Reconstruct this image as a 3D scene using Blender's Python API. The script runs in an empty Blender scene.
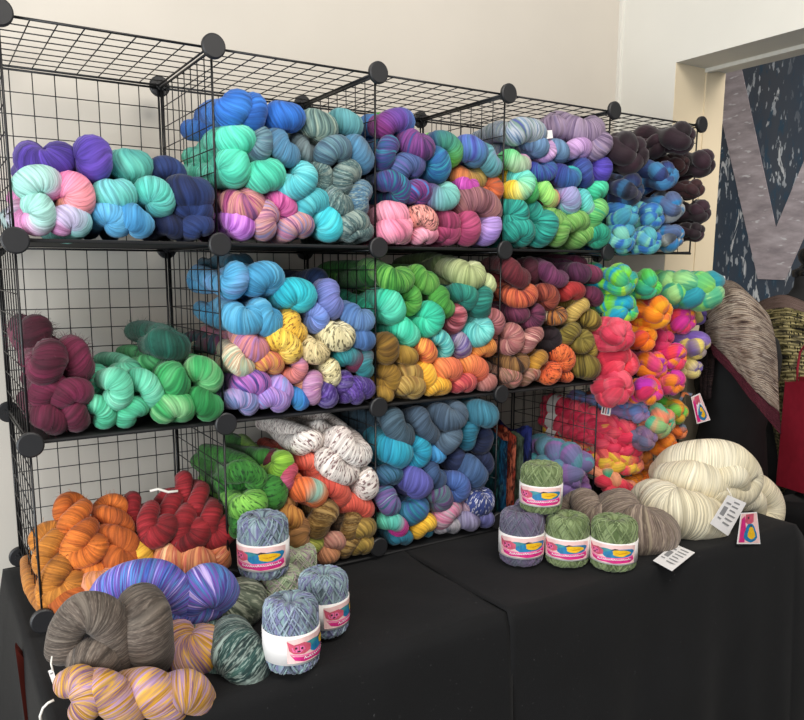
import bpy, bmesh, math, random
import numpy as np
from mathutils import Vector, Matrix
random.seed(7)
PI = math.pi
V = Vector
COL = bpy.context.scene.collection

# ------------------------------------------------------------------ camera model (solved from the shelving's regular cube grid)
CAM = V((-0.15143642, -1.48093996, 0.675796187))
YAW, PITCH, ROLL = .556268874, -.157804398, .0019670226
FPX, PX, PY = 757.149698, 402 - 10.9585895, 360 + 30.5536098
cy_, sy_, cp_, sp_ = math.cos(YAW), math.sin(YAW), math.cos(PITCH), math.sin(PITCH)
FW = V((sy_ * cp_, cy_ * cp_, sp_)); R0 = V((cy_, -sy_, 0)); U0 = R0.cross(FW)
c_, s_ = math.cos(ROLL), math.sin(ROLL)
RT = c_ * R0 + s_ * U0; UP = -s_ * R0 + c_ * U0

def ray(x, y):
    return RT * ((x - PX) / FPX) - UP * ((y - PY) / FPX) + FW
def at(x, y, Y=None, X=None, Z=None):
    """the point of the place seen at photo position x, y on the plane y=Y, x=X or z=Z"""
    d = ray(x, y)
    if Y is not None: t = (Y - CAM.y) / d.y
    elif X is not None: t = (X - CAM.x) / d.x
    else: t = (Z - CAM.z) / d.z
    return CAM + d * t
def depth(p): return (p - CAM).dot(FW)
def mpp(p): return depth(p) / FPX          # metres per photo pixel at p

# ------------------------------------------------------------------ materials
def lin(h):
    h = h.lstrip('#'); o = []
    for i in (0, 2, 4):
        c = int(h[i:i + 2], 16) / 255
        o.append(c / 12.92 if c <= .04045 else ((c + .055) / 1.055) ** 2.4)
    return (*o, 1)

class NT:
    def __init__(s, name):
        s.m = bpy.data.materials.new(name); s.m.use_nodes = True
        s.t = s.m.node_tree; s.t.nodes.clear()
        s.out = s.n('ShaderNodeOutputMaterial'); s.b = s.n('ShaderNodeBsdfPrincipled')
        s.t.links.new(s.b.outputs[0], s.out.inputs[0])
    def n(s, t, **k):
        q = s.t.nodes.new(t)
        for a, b in k.items(): setattr(q, a, b)
        return q
    def set(s, sock, v):
        if hasattr(v, 'is_output') or isinstance(v, bpy.types.NodeSocket): s.t.links.new(v, sock)
        else: sock.default_value = v
    def math(s, op, a, b=0., c=0., clamp=False):
        q = s.n('ShaderNodeMath', operation=op, use_clamp=clamp)
        s.set(q.inputs[0], a); s.set(q.inputs[1], b)
        if op in ('MULTIPLY_ADD',): s.set(q.inputs[2], c)
        return q.outputs[0]
    def n_madd(s, base, x, k): return s.math('ADD', base, s.math('MULTIPLY', x, k))
    def mr(s, v, a, b, c, d, smooth=False):
        q = s.n('ShaderNodeMapRange'); q.clamp = True
        if smooth: q.interpolation_type = 'SMOOTHSTEP'
        for i, x in enumerate((v, a, b, c, d)): s.set(q.inputs[i], x)
        return q.outputs[0]
    def xyz(s, x, y, z=0.):
        q = s.n('ShaderNodeCombineXYZ')
        for i, v in enumerate((x, y, z)): s.set(q.inputs[i], v)
        return q.outputs[0]
    def noise(s, vec, scale=1., detail=2., rough=.5, dist=0.):
        q = s.n('ShaderNodeTexNoise'); s.t.links.new(vec, q.inputs['Vector'])
        q.inputs['Scale'].default_value = scale; q.inputs['Detail'].default_value = detail
        q.inputs['Roughness'].default_value = rough; q.inputs['Distortion'].default_value = dist
        return q.outputs['Fac']
    def ramp(s, fac, cols, const=False, ease=False):
        q = s.n('ShaderNodeValToRGB'); r = q.color_ramp
        r.interpolation = 'CONSTANT' if const else ('EASE' if ease else 'LINEAR')
        n = len(cols)
        while len(r.elements) < n: r.elements.new(.5)
        for i, c in enumerate(cols):
            r.elements[i].position = (i / n if const else (i / (n - 1) if n > 1 else 0))
        for i, c in enumerate(cols): r.elements[i].color = lin(c) if isinstance(c, str) else c
        s.set(q.inputs[0], fac); return q.outputs[0]
    def mix(s, fac, a, b, mode='MIX'):
        q = s.n('ShaderNodeMix', data_type='RGBA', blend_type=mode)
        s.set(q.inputs[0], fac); s.set(q.inputs[6], a); s.set(q.inputs[7], b)
        return q.outputs[2]
    def scale(s, col, f):
        q = s.n('ShaderNodeVectorMath', operation='SCALE'); s.set(q.inputs[0], col); s.set(q.inputs[3], f)
        return q.outputs[0]
    def uv(s):
        q = s.n('ShaderNodeUVMap'); q.uv_map = 'UVMap'; p = s.n('ShaderNodeSeparateXYZ'); s.t.links.new(q.outputs[0], p.inputs[0])
        return p.outputs[0], p.outputs[1]
    def rnd(s): return s.n('ShaderNodeObjectInfo').outputs['Random']
    def bump(s, h, strength=.5, dist=.002):
        q = s.n('ShaderNodeBump'); q.inputs['Strength'].default_value = strength; q.inputs['Distance'].default_value = dist
        s.set(q.inputs['Height'], h); s.t.links.new(q.outputs[0], s.b.inputs['Normal'])
    def fin(s, col, rough=.8, **k):
        s.set(s.b.inputs['Base Color'], col); s.set(s.b.inputs['Roughness'], rough)
        for a, b in k.items(): s.set(s.b.inputs[a.replace('_', ' ')], b)
        return s.m

MATS = {}
def plain(name, hexc, rough=.7, noise_amt=.12, nscale=30., bump=.0, **k):
    if name in MATS: return MATS[name]
    t = NT(name); tc = t.n('ShaderNodeTexCoord')
    n = t.noise(tc.outputs['Object'], nscale, 3)
    c = t.scale(lin(hexc)[:3], t.mr(n, .3, .7, 1 - noise_amt, 1 + noise_amt))
    if bump: t.bump(n, bump, .003)
    MATS[name] = t.fin(c, rough, **k); return MATS[name]

GAIN = 1.0
def yarn_mat(name, mode, cols, fine=430., tilt=.005):
    """spun yarn: strands run round the hank's rope; mode k kettle dyed, s strands of many colours, p colour per end, d speckled, t tweed"""
    t = NT(name); u, v = t.uv(); r = t.rnd()
    off = t.math('MULTIPLY', r, 37.)
    an = t.math('MULTIPLY', v, 2 * PI); cs, sn = t.math('COSINE', an), t.math('SINE', an)
    s = t.math('MULTIPLY_ADD', sn, tilt, u); s = t.n_madd(s, cs, tilt * .5)
    def ring(freq, k): return t.xyz(t.math('MULTIPLY', s, freq), t.n_madd(off, cs, k), t.math('MULTIPLY', sn, k))
    n1 = t.noise(ring(fine, .4), 1, 2, .6)
    n2 = t.noise(ring(fine * .3, .22), 1, 1)
    n3 = t.noise(ring(17., .2), 1, 1)
    if mode == 'p':
        f = t.math('MULTIPLY_ADD', u, 15., .5)
        f = t.math('ADD', f, t.math('MULTIPLY_ADD', n3, .5, -.25))
        f = t.math('ADD', f, t.math('MULTIPLY_ADD', n2, .3, -.15))
        c = t.ramp(f, cols, ease=True)
    elif mode in 'st':
        f = t.math('ADD', t.math('MULTIPLY', n2, .55), t.math('ADD', t.math('MULTIPLY', n1, .3), t.math('MULTIPLY', n3, .15)))
        c = t.ramp(t.mr(f, .37, .63, 0, 1), cols)
    else:
        f = t.math('ADD', t.math('MULTIPLY', n3, .62), t.math('MULTIPLY', n2, .38))
        c = t.ramp(t.mr(f, .33, .67, 0, 1), cols[:-1] if mode == 'd' else cols)
    if mode == 'd':
        sp = t.noise(ring(430., 2.3), 1, 2)
        c = t.mix(t.mr(sp, .54, .62, 0, .85), c, lin(cols[-1]))
    if mode == 't':
        sp = t.noise(ring(800., 3.2), 1, 2)
        c = t.mix(t.mr(sp, .5, .66, 0, .5), c, lin(cols[0]))
    c = t.scale(c, t.mr(n1, .3, .68, .5, 1.22))  # crevices between strands darkened: shade painted into the yarn colour
    c = t.scale(c, t.mr(n2, .3, .6, .94, 1.03))
    t.bump(t.math('ADD', t.math('MULTIPLY', n1, .9), t.math('MULTIPLY', n2, .12)), .75, .003)
    hs = t.n('ShaderNodeHueSaturation'); hs.inputs['Saturation'].default_value = .97; t.set(hs.inputs['Color'], c); c = hs.outputs[0]
    return t.fin(c, .75, Sheen_Weight=.12, Sheen_Roughness=.5, Specular_IOR_Level=.25)

def wool_mat(name, cols, soft=False):
    """unspun combed wool: smooth fat strands, colour changing along them"""
    t = NT(name); u, v = t.uv(); r = t.rnd(); off = t.math('MULTIPLY', r, 37.)
    n3 = t.noise(t.xyz(t.math('MULTIPLY', u, 21.), t.math('MULTIPLY', v, .4), off), 1, 1, .4)
    fib = t.noise(t.xyz(t.math('MULTIPLY', u, 26.), t.math('MULTIPLY', v, 22.), off), 1, 3)
    f = t.math('ADD', n3, t.math('MULTIPLY_ADD', fib, .04, -.02))
    c = t.ramp(t.mr(f, .3, .7, 0, 1), cols, ease=True) if soft else t.mix(.4, t.ramp(t.mr(f, .3, .7, 0, 1), cols, ease=True), t.ramp(t.mr(f, .3, .7, 0, 1), cols, const=True))
    c = t.scale(c, t.mr(fib, .3, .7, .72, 1.04))
    t.bump(fib, .3, .003)
    return t.fin(c, .7, Sheen_Weight=.2, Sheen_Roughness=.5, Specular_IOR_Level=.25)

# ------------------------------------------------------------------ object helpers
def link_mesh(name, verts, faces, mat, parent=None, smooth=True, uvs=None, mats=None, fmat=None):
    me = bpy.data.meshes.new(name)
    me.from_pydata([tuple(p) for p in verts], [], faces)
    if uvs is not None:
        l = me.uv_layers.new(name='UVMap'); l.data.foreach_set('uv', np.asarray(uvs, dtype=np.float32).ravel())
    for m in (mats or [mat]): me.materials.append(m)
    if fmat is not None: me.polygons.foreach_set('material_index', fmat)
    me.polygons.foreach_set('use_smooth', [smooth] * len(me.polygons))
    me.update()
    o = bpy.data.objects.new(name, me); COL.objects.link(o)
    if parent: o.parent = parent
    return o
def tag(o, label=None, cat=None, group=None, kind=None):
    if label: o['label'] = label
    if cat: o['category'] = cat
    if group: o['group'] = group
    if kind: o['kind'] = kind
    return o
def empty(name, loc=(0, 0, 0)):
    o = bpy.data.objects.new(name, None); COL.objects.link(o); o.location = loc; o.empty_display_size = .05
    return o
def child(o, parent):
    """parent without moving (parents are unrotated)"""
    o.parent = parent; o.matrix_parent_inverse = Matrix.Translation(-parent.location); return o

class MB:
    """collects boxes, bars, lathes into one mesh"""
    def __init__(s): s.v = []; s.f = []; s.uv = []; s.fm = []; s.cur = 0
    def add(s, vs, fs, uvs=None):
        n = len(s.v); s.v += [V(p) for p in vs]
        for i, f in enumerate(fs):
            s.f.append(tuple(n + k for k in f)); s.fm.append(s.cur)
            s.uv += (uvs[i] if uvs else [(0, 0)] * len(f))
    def box(s, lo, hi, bev=0):
        x0, y0, z0 = lo; x1, y1, z1 = hi
        s.add([(x0,y0,z0),(x1,y0,z0),(x1,y1,z0),(x0,y1,z0),(x0,y0,z1),(x1,y0,z1),(x1,y1,z1),(x0,y1,z1)],
              [(0,3,2,1),(4,5,6,7),(0,1,5,4),(1,2,6,5),(2,3,7,6),(3,0,4,7)])
    def bar(s, a, b, r, n=6):
        a, b = V(a), V(b); d = (b - a).normalized(); u = d.orthogonal().normalized(); w = d.cross(u)
        vs = [p + (u * math.cos(2*PI*k/n) + w * math.sin(2*PI*k/n)) * r for p in (a, b) for k in range(n)]
        s.add(vs, [(k, (k+1) % n, n + (k+1) % n, n + k) for k in range(n)] + [tuple(range(n-1, -1, -1)), tuple(range(n, 2*n))])
    def lathe(s, prof, c=(0,0,0), axis='z', n=32, sx=1., sy=1.):
        """prof: (radius, height) list"""
        vs = []
        for r_, h in prof:
            for k in range(n):
                a = 2*PI*k/n; x, y = r_*math.cos(a)*sx, r_*math.sin(a)*sy
                p = (x, y, h) if axis == 'z' else ((x, h, y) if axis == 'y' else (h, x, y))
                vs.append(V(c) + V(p))
        fs, us = [], []
        for i in range(len(prof)-1):
            for k in range(n):
                q = (i*n+k, i*n+(k+1) % n, (i+1)*n+(k+1) % n, (i+1)*n+k)
                fs.append(q if axis != 'y' else q[::-1])
                us.append([(k/n, i), ((k+1)/n, i), ((k+1)/n, i+1), (k/n, i+1)])
        s.add(vs, fs, us)
    def tube(s, pts, r, n=6, closed=False):
        pts = [V(p) for p in pts]; m = len(pts); vs = []; prev = None
        rr = r if hasattr(r, '__len__') else [r]*m
        for i, p in enumerate(pts):
            t = ((pts[(i+1) % m] if closed else pts[min(i+1, m-1)]) - (pts[i-1] if closed else pts[max(i-1, 0)])).normalized()
            u = (prev - t * prev.dot(t)) if prev is not None else t.orthogonal()
            if u.length < 1e-6: u = t.orthogonal()
            u.normalize(); prev = u; w = t.cross(u)
            vs += [p + (u*math.cos(2*PI*k/n) + w*math.sin(2*PI*k/n))*rr[i] for k in range(n)]
        fs = []; us = []
        L = 0
        for i in range(m if closed else m-1):
            j = (i+1) % m; l2 = L + (pts[j]-pts[i]).length
            for k in range(n):
                fs.append((i*n+k, i*n+(k+1) % n, j*n+(k+1) % n, j*n+k)); us.append([(L, k/n), (L, (k+1)/n), (l2, (k+1)/n), (l2, k/n)])
            L = l2
        if not closed:
            fs += [tuple(range(n-1, -1, -1)), tuple(range((m-1)*n, m*n))]; us += [[(0, 0)]*n, [(L, 0)]*n]
        s.add(vs, fs, us)
    def build(s, name, mat, parent=None, smooth=False, mats=None):
        return link_mesh(name, s.v, s.f, mat, parent, smooth, s.uv, mats, s.fm if mats else None)

# ------------------------------------------------------------------ hanks and braids
def resample(pts, n):
    d = np.linalg.norm(np.diff(np.vstack([pts, pts[:1]]), axis=0), axis=1); L = np.concatenate([[0], np.cumsum(d)])
    P = np.vstack([pts, pts[:1]]); q = np.linspace(0, L[-1], n, endpoint=False)
    return np.stack([np.interp(q, L, P[:, k]) for k in range(3)], 1), L[-1]

def hank_mesh(pf, axis, h, r, length, tw, bow=0., n=64, m=14, taper=.76, fuzz=0, seed=0, rb=None, bulge=.65):
    """a twisted hank: one closed rope, folded over at the front end pf, its two legs twisted round each other along axis.
    h = half vector between the two lobes of the folded end, r = rope radius"""
    rng = np.random.RandomState(seed)
    pf = np.array(pf); a = np.array(axis.normalized()); h = np.array(h); h = h - a * (h @ a)
    R = max(np.linalg.norm(h), 1e-4); e1 = h / R; e2 = np.cross(a, e1)
    Rb = rb if rb is not None else max(R * .75, r * .8)
    pts = []; rad = []
    for k in range(13):
        g = PI * k / 12
        pts.append(pf - e1 * R * math.cos(g) - a * r * bulge * math.sin(g) + e2 * bow * math.sin(g)); rad.append(.98 + .12 * abs(math.cos(g)))
    K = 16
    def leg(t, ph):
        q = t * t * (3 - 2 * t); rr = R + (Rb - R) * min(1, q * 1.5)
        g = tw * t + ph
        return pf + a * length * t + (e1 * math.cos(g) + e2 * math.sin(g)) * rr
    for k in range(1, K + 1):
        t = k / K; pts.append(leg(t, 0)); rad.append(1 + (taper - 1) * t)
    eb1 = e1 * math.cos(tw) + e2 * math.sin(tw)
    for k in range(1, 8):
        g = PI * k / 8
        pts.append(pf + a * (length + r * .6 * math.sin(g)) + eb1 * Rb * math.cos(g)); rad.append(taper)
    for k in range(K, 0, -1):
        t = k / K; pts.append(leg(t, PI)); rad.append(1 + (taper - 1) * t)
    pts = np.array(pts); rad = np.array(rad)
    # resample evenly
    d = np.linalg.norm(np.diff(np.vstack([pts, pts[:1]]), axis=0), axis=1); Lc = np.concatenate([[0], np.cumsum(d)]); tot = Lc[-1]
    fb = Lc[12]                                         # arc of the front fold
    nf = max(18, int(n * .36)); q = np.concatenate([np.linspace(-fb * .35, fb * 1.35, nf, endpoint=False), np.linspace(fb * 1.35, tot - fb * .35, n - nf, endpoint=False)])
    q.sort()
    qq = np.mod(q, tot); P3 = np.vstack([pts, pts[:1]]); RR = np.append(rad, rad[0])
    C = np.stack([np.interp(qq, Lc, P3[:, k]) for k in range(3)], 1); rr = np.interp(qq, Lc, RR)
    for _ in range(2):
        C = .5 * C + .25 * (np.roll(C, 1, 0) + np.roll(C, -1, 0))
    uu = q - fb / 2
    lump = sum(np.sin(qq / tot * 2 * PI * kk + rng.rand() * 6.28) * (.028 / (1 + i * .3)) for i, kk in enumerate((3, 5, 9, 14)))
    rr = r * rr * (1 + lump)
    T = np.roll(C, -1, 0) - np.roll(C, 1, 0); T /= np.linalg.norm(T, axis=1)[:, None] + 1e-9
    ty = np.clip((C - pf) @ a, r * .9, max(length - r * .5, r)); target = pf + ty[:, None] * a
    inn = target - C; inn -= T * (inn * T).sum(1)[:, None]
    ln = np.linalg.norm(inn, axis=1)[:, None]; inn = np.where(ln > 1e-5, inn / (ln + 1e-9), e2)
    bn = np.cross(T, inn)
    N = len(C); vs = np.zeros((N, m, 3))
    pr = rng.rand(2) * 6.28
    for k in range(m):
        an = 2 * PI * k / m
        wob = 1 + .022 * np.sin(3 * an + pr[0] + qq * 40) + .02 * np.sin(2 * an + pr[1] - qq * 25)
        vs[:, k] = C + (inn * math.cos(an) + bn * math.sin(an)) * (rr * wob)[:, None]
    verts = vs.reshape(-1, 3); faces = []; uvs = []
    u2 = np.append(uu, uu[0] + tot)
    for i in range(N):
        j = (i + 1) % N
        for k in range(m):
            k2 = (k + 1) % m
            faces.append((i * m + k, j * m + k, j * m + k2, i * m + k2))
            uvs += [(u2[i], k / m), (u2[i + 1], k / m), (u2[i + 1], (k + 1) / m), (u2[i], (k + 1) / m)]
    verts = [tuple(p) for p in verts]
    if fuzz:
        ctr = C
        for _ in range(fuzz):
            i = rng.randint(N); k = rng.randint(m); p = vs[i, k]; nrm = p - C[i]; nrm /= np.linalg.norm(nrm) + 1e-9
            d = nrm * (.5 + rng.rand()) + T[i] * rng.randn() * .6 + np.cross(nrm, T[i]) * rng.randn() * .9 + rng.randn(3) * .3; d /= np.linalg.norm(d)
            Lh = r * (.2 + .45 * rng.rand()); sd = np.cross(d, rng.randn(3)); sd /= np.linalg.norm(sd) + 1e-9; sd *= .00032
            b = len(verts); mid = p + d * Lh * .5 + nrm * Lh * .1
            verts += [tuple(p + sd), tuple(p - sd), tuple(mid + sd * .8), tuple(mid - sd * .8), tuple(p + d * Lh + rng.randn(3) * Lh * .15)]
            faces += [(b, b + 1, b + 3, b + 2), (b + 2, b + 3, b + 4)]
            uvs += [(uu[i], k / m)] * 7
    return verts, faces, uvs

def hank(name, pf, axis, h, r, length, tw, mat, **k):
    k.setdefault('seed', int(abs(pf.x * 7919 + pf.z * 5347 + pf.y * 3331) * 100) % 100000)
    vs, fs, us = hank_mesh(pf, axis, h, r, length, tw, **k)
    c = V(pf); vs = [(p[0] - c.x, p[1] - c.y, p[2] - c.z) for p in vs]
    o = link_mesh(name, vs, fs, mat, None, True, us); o.location = c
    return o

def strand(mb_v, mb_f, mb_uv, C, rr, uoff, m=12, capu=True):
    C = np.asarray(C, float); N = len(C)
    T = np.gradient(C, axis=0); T /= np.linalg.norm(T, axis=1)[:, None] + 1e-9
    up = np.array([.3, .1, 1.]); b0 = len(mb_v); prev = None
    L = np.concatenate([[0], np.cumsum(np.linalg.norm(np.diff(C, axis=0), axis=1))]) + uoff
    for i in range(N):
        u = prev if prev is not None else np.cross(T[i], up)
        u = u - T[i] * (u @ T[i])
        if np.linalg.norm(u) < 1e-6: u = np.cross(T[i], [1, 0, 0.2])
        u /= np.linalg.norm(u); prev = u; w = np.cross(T[i], u)
        for k in range(m):
            an = 2 * PI * k / m; mb_v.append(tuple(C[i] + (u * math.cos(an) + w * math.sin(an)) * rr[i]))
    for i in range(N - 1):
        for k in range(m):
            k2 = (k + 1) % m
            mb_f.append((b0 + i*m + k, b0 + i*m + k2, b0 + (i+1)*m + k2, b0 + (i+1)*m + k))
            mb_uv += [(L[i], k/m), (L[i], (k+1)/m), (L[i+1], (k+1)/m), (L[i+1], k/m)]
    mb_f.append(tuple(b0 + k for k in range(m-1, -1, -1))); mb_uv += [(L[0], 0)] * m
    mb_f.append(tuple(b0 + (N-1)*m + k for k in range(m))); mb_uv += [(L[-1], 0)] * m

def roving(name, pf, rt, length, mat, axis=V((0, 1, 0)), n=4, seed=0, tw=None, m=12):
    """end of a folded wool braid: fat strands that fold in over the front end and twist away along axis"""
    rng = np.random.RandomState(seed or int(abs(pf.x * 919 + pf.z * 5347) * 100) % 100000)
    a = np.array(axis.normalized()); e1 = np.array(axis.orthogonal().normalized()); e2 = np.cross(a, e1)
    vs, fs, us = [], [], []
    tw = tw if tw is not None else rng.choice([-1, 1]) * (2.2 + rng.rand())
    th0 = rng.rand() * 6.28; rs0 = rt * (.62 if n <= 3 else .52 if n == 4 else .46); rho0 = rt - rs0
    pf0 = np.zeros(3)
    for k in range(n):
        ph = th0 + 2 * PI * (k + rng.uniform(-.13, .13)) / n; rho = rho0 * rng.uniform(.9, 1.08); rs = rs0 * rng.uniform(.86, 1.14); fo = rng.uniform(-.12, .12) * rt
        C, rr = [], []; sw = rng.uniform(.5, 1.1) * np.sign(tw)
        for i in range(9):
            g = PI / 2 * i / 8; q = ph - sw * (1 - i / 8)
            ra = rho * math.sin(g * .93 + .1); C.append(a * (fo + rt * (.1 - .38 * math.cos(g))) + (e1 * math.cos(q) + e2 * math.sin(q)) * ra)
            rr.append(rs * (.35 + .65 * math.sin(min(1, (i + 1) / 5) * PI / 2)))
        nb = 26; pz = rng.rand() * 6.28
        y0 = C[-1] @ a
        for i in range(1, nb + 1):
            t = i / nb; q = ph + tw * t * length / .25
            puff = 1 + .24 * math.sin(t * length / (rt * 1.25) * PI + pz)
            C.append(a * (y0 + (length - y0) * t) + (e1 * math.cos(q) + e2 * math.sin(q)) * rho * (.95 + .1 * math.sin(t * length / (rt * 1.25) * PI + pz)) * (1 - .15 * t)); rr.append(rs * puff * (1 - .12 * t))
        rr[-1] *= .5
        strand(vs, fs, us, C, rr, k * 1.37 + rng.rand(), m)
    o = link_mesh(name, vs, fs, mat, None, True, us); o.location = pf
    return o

def plait(name, path, w, mat, period=.085, seed=1, rs=None, m=12, flat=.7, view=None):
    """three-strand plait along a polyline of points"""
    rng = np.random.RandomState(seed); P = np.array([tuple(p) for p in path], float)
    # smooth path
    L = np.concatenate([[0], np.cumsum(np.linalg.norm(np.diff(P, axis=0), axis=1))]); n = max(30, int(L[-1] / .006))
    q = np.linspace(0, L[-1], n); C0 = np.stack([np.interp(q, L, P[:, k]) for k in range(3)], 1)
    for _ in range(10):
        C1 = C0.copy(); C1[1:-1] = .5 * C0[1:-1] + .25 * (C0[:-2] + C0[2:]); C0 = C1
    T = np.gradient(C0, axis=0); T /= np.linalg.norm(T, axis=1)[:, None]
    vd = np.array(view if view is not None else (FW.x, FW.y, FW.z)); N = vd - T * (T @ vd)[:, None]; N /= np.linalg.norm(N, axis=1)[:, None] + 1e-9
    B = np.cross(T, N); rs = rs or w * .56
    vs, fs, us = [], [], []; org = C0[0].copy()
    for k in range(3):
        ph = 2 * PI * k / 3; th = 2 * PI * q / period + ph
        lat = np.sin(th) * (w - rs) * 1.15; dep = np.sin(2 * th) * rs * flat
        C = C0 - org + B * lat[:, None] + N * dep[:, None]
        rr = rs * (1 + .24 * np.cos(2 * th) * -1 + .05 * np.sin(th * .37 + rng.rand() * 6))
        e = np.minimum(1, np.minimum(np.arange(n) + 1, n - np.arange(n)) / 4.); rr = rr * np.sqrt(e)
        strand(vs, fs, us, C, rr, k * 1.7 + rng.rand(), m)
    o = link_mesh(name, vs, fs, mat, None, True, us); o.location = V(org)
    return o

def rope_into(vs, fs, us, pts, uoff=0., m=20, n=56):
    """fat rope through photo measures (x, y, plane Y, radius in photo pixels), added to one mesh"""
    P3 = [np.array(tuple(at(x, y, Y=yy))) for x, y, yy, r in pts]; rs = [r * mpp(V(p)) for p, (x, y, yy, r) in zip(P3, pts)]
    def cr(p, t_):
        i = min(int(t_), len(p) - 2); f = t_ - i; a, b, c, d = p[max(i-1, 0)], p[i], p[i+1], p[min(i+2, len(p)-1)]
        return .5 * ((2*b) + (c - a)*f + (2*a - 5*b + 4*c - d)*f*f + (3*b - a - 3*c + d)*f**3)
    C = [cr(P3, (len(P3)-1) * k / (n-1)) for k in range(n)]; rr = [cr(rs, (len(P3)-1) * k / (n-1)) for k in range(n)]
    # round both ends
    d0 = C[0] - C[1]; d0 /= np.linalg.norm(d0); d1 = C[-1] - C[-2]; d1 /= np.linalg.norm(d1)
    pre = [C[0] + d0 * rr[0] * .85 * math.sin(a) for a in (1.5, 1.25, .95, .6, .3)]; prr = [rr[0] * math.cos(a) for a in (1.5, 1.25, .95, .6, .3)]
    post = [C[-1] + d1 * rr[-1] * .85 * math.sin(a) for a in (.3, .6, .95, 1.25, 1.5)]; por = [rr[-1] * math.cos(a) for a in (.3, .6, .95, 1.25, 1.5)]
    strand(vs, fs, us, pre + C + post, prr + rr + por, uoff, m)
def rope_hank(name, parts, mat):
    vs, fs, us = [], [], []
    for i, p in enumerate(parts): rope_into(vs, fs, us, p, i * .4)
    c = np.mean(np.array(vs), axis=0); o = link_mesh(name, [tuple(np.array(v) - c) for v in vs], fs, mat, None, True, us); o.location = V(c); return o
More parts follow.
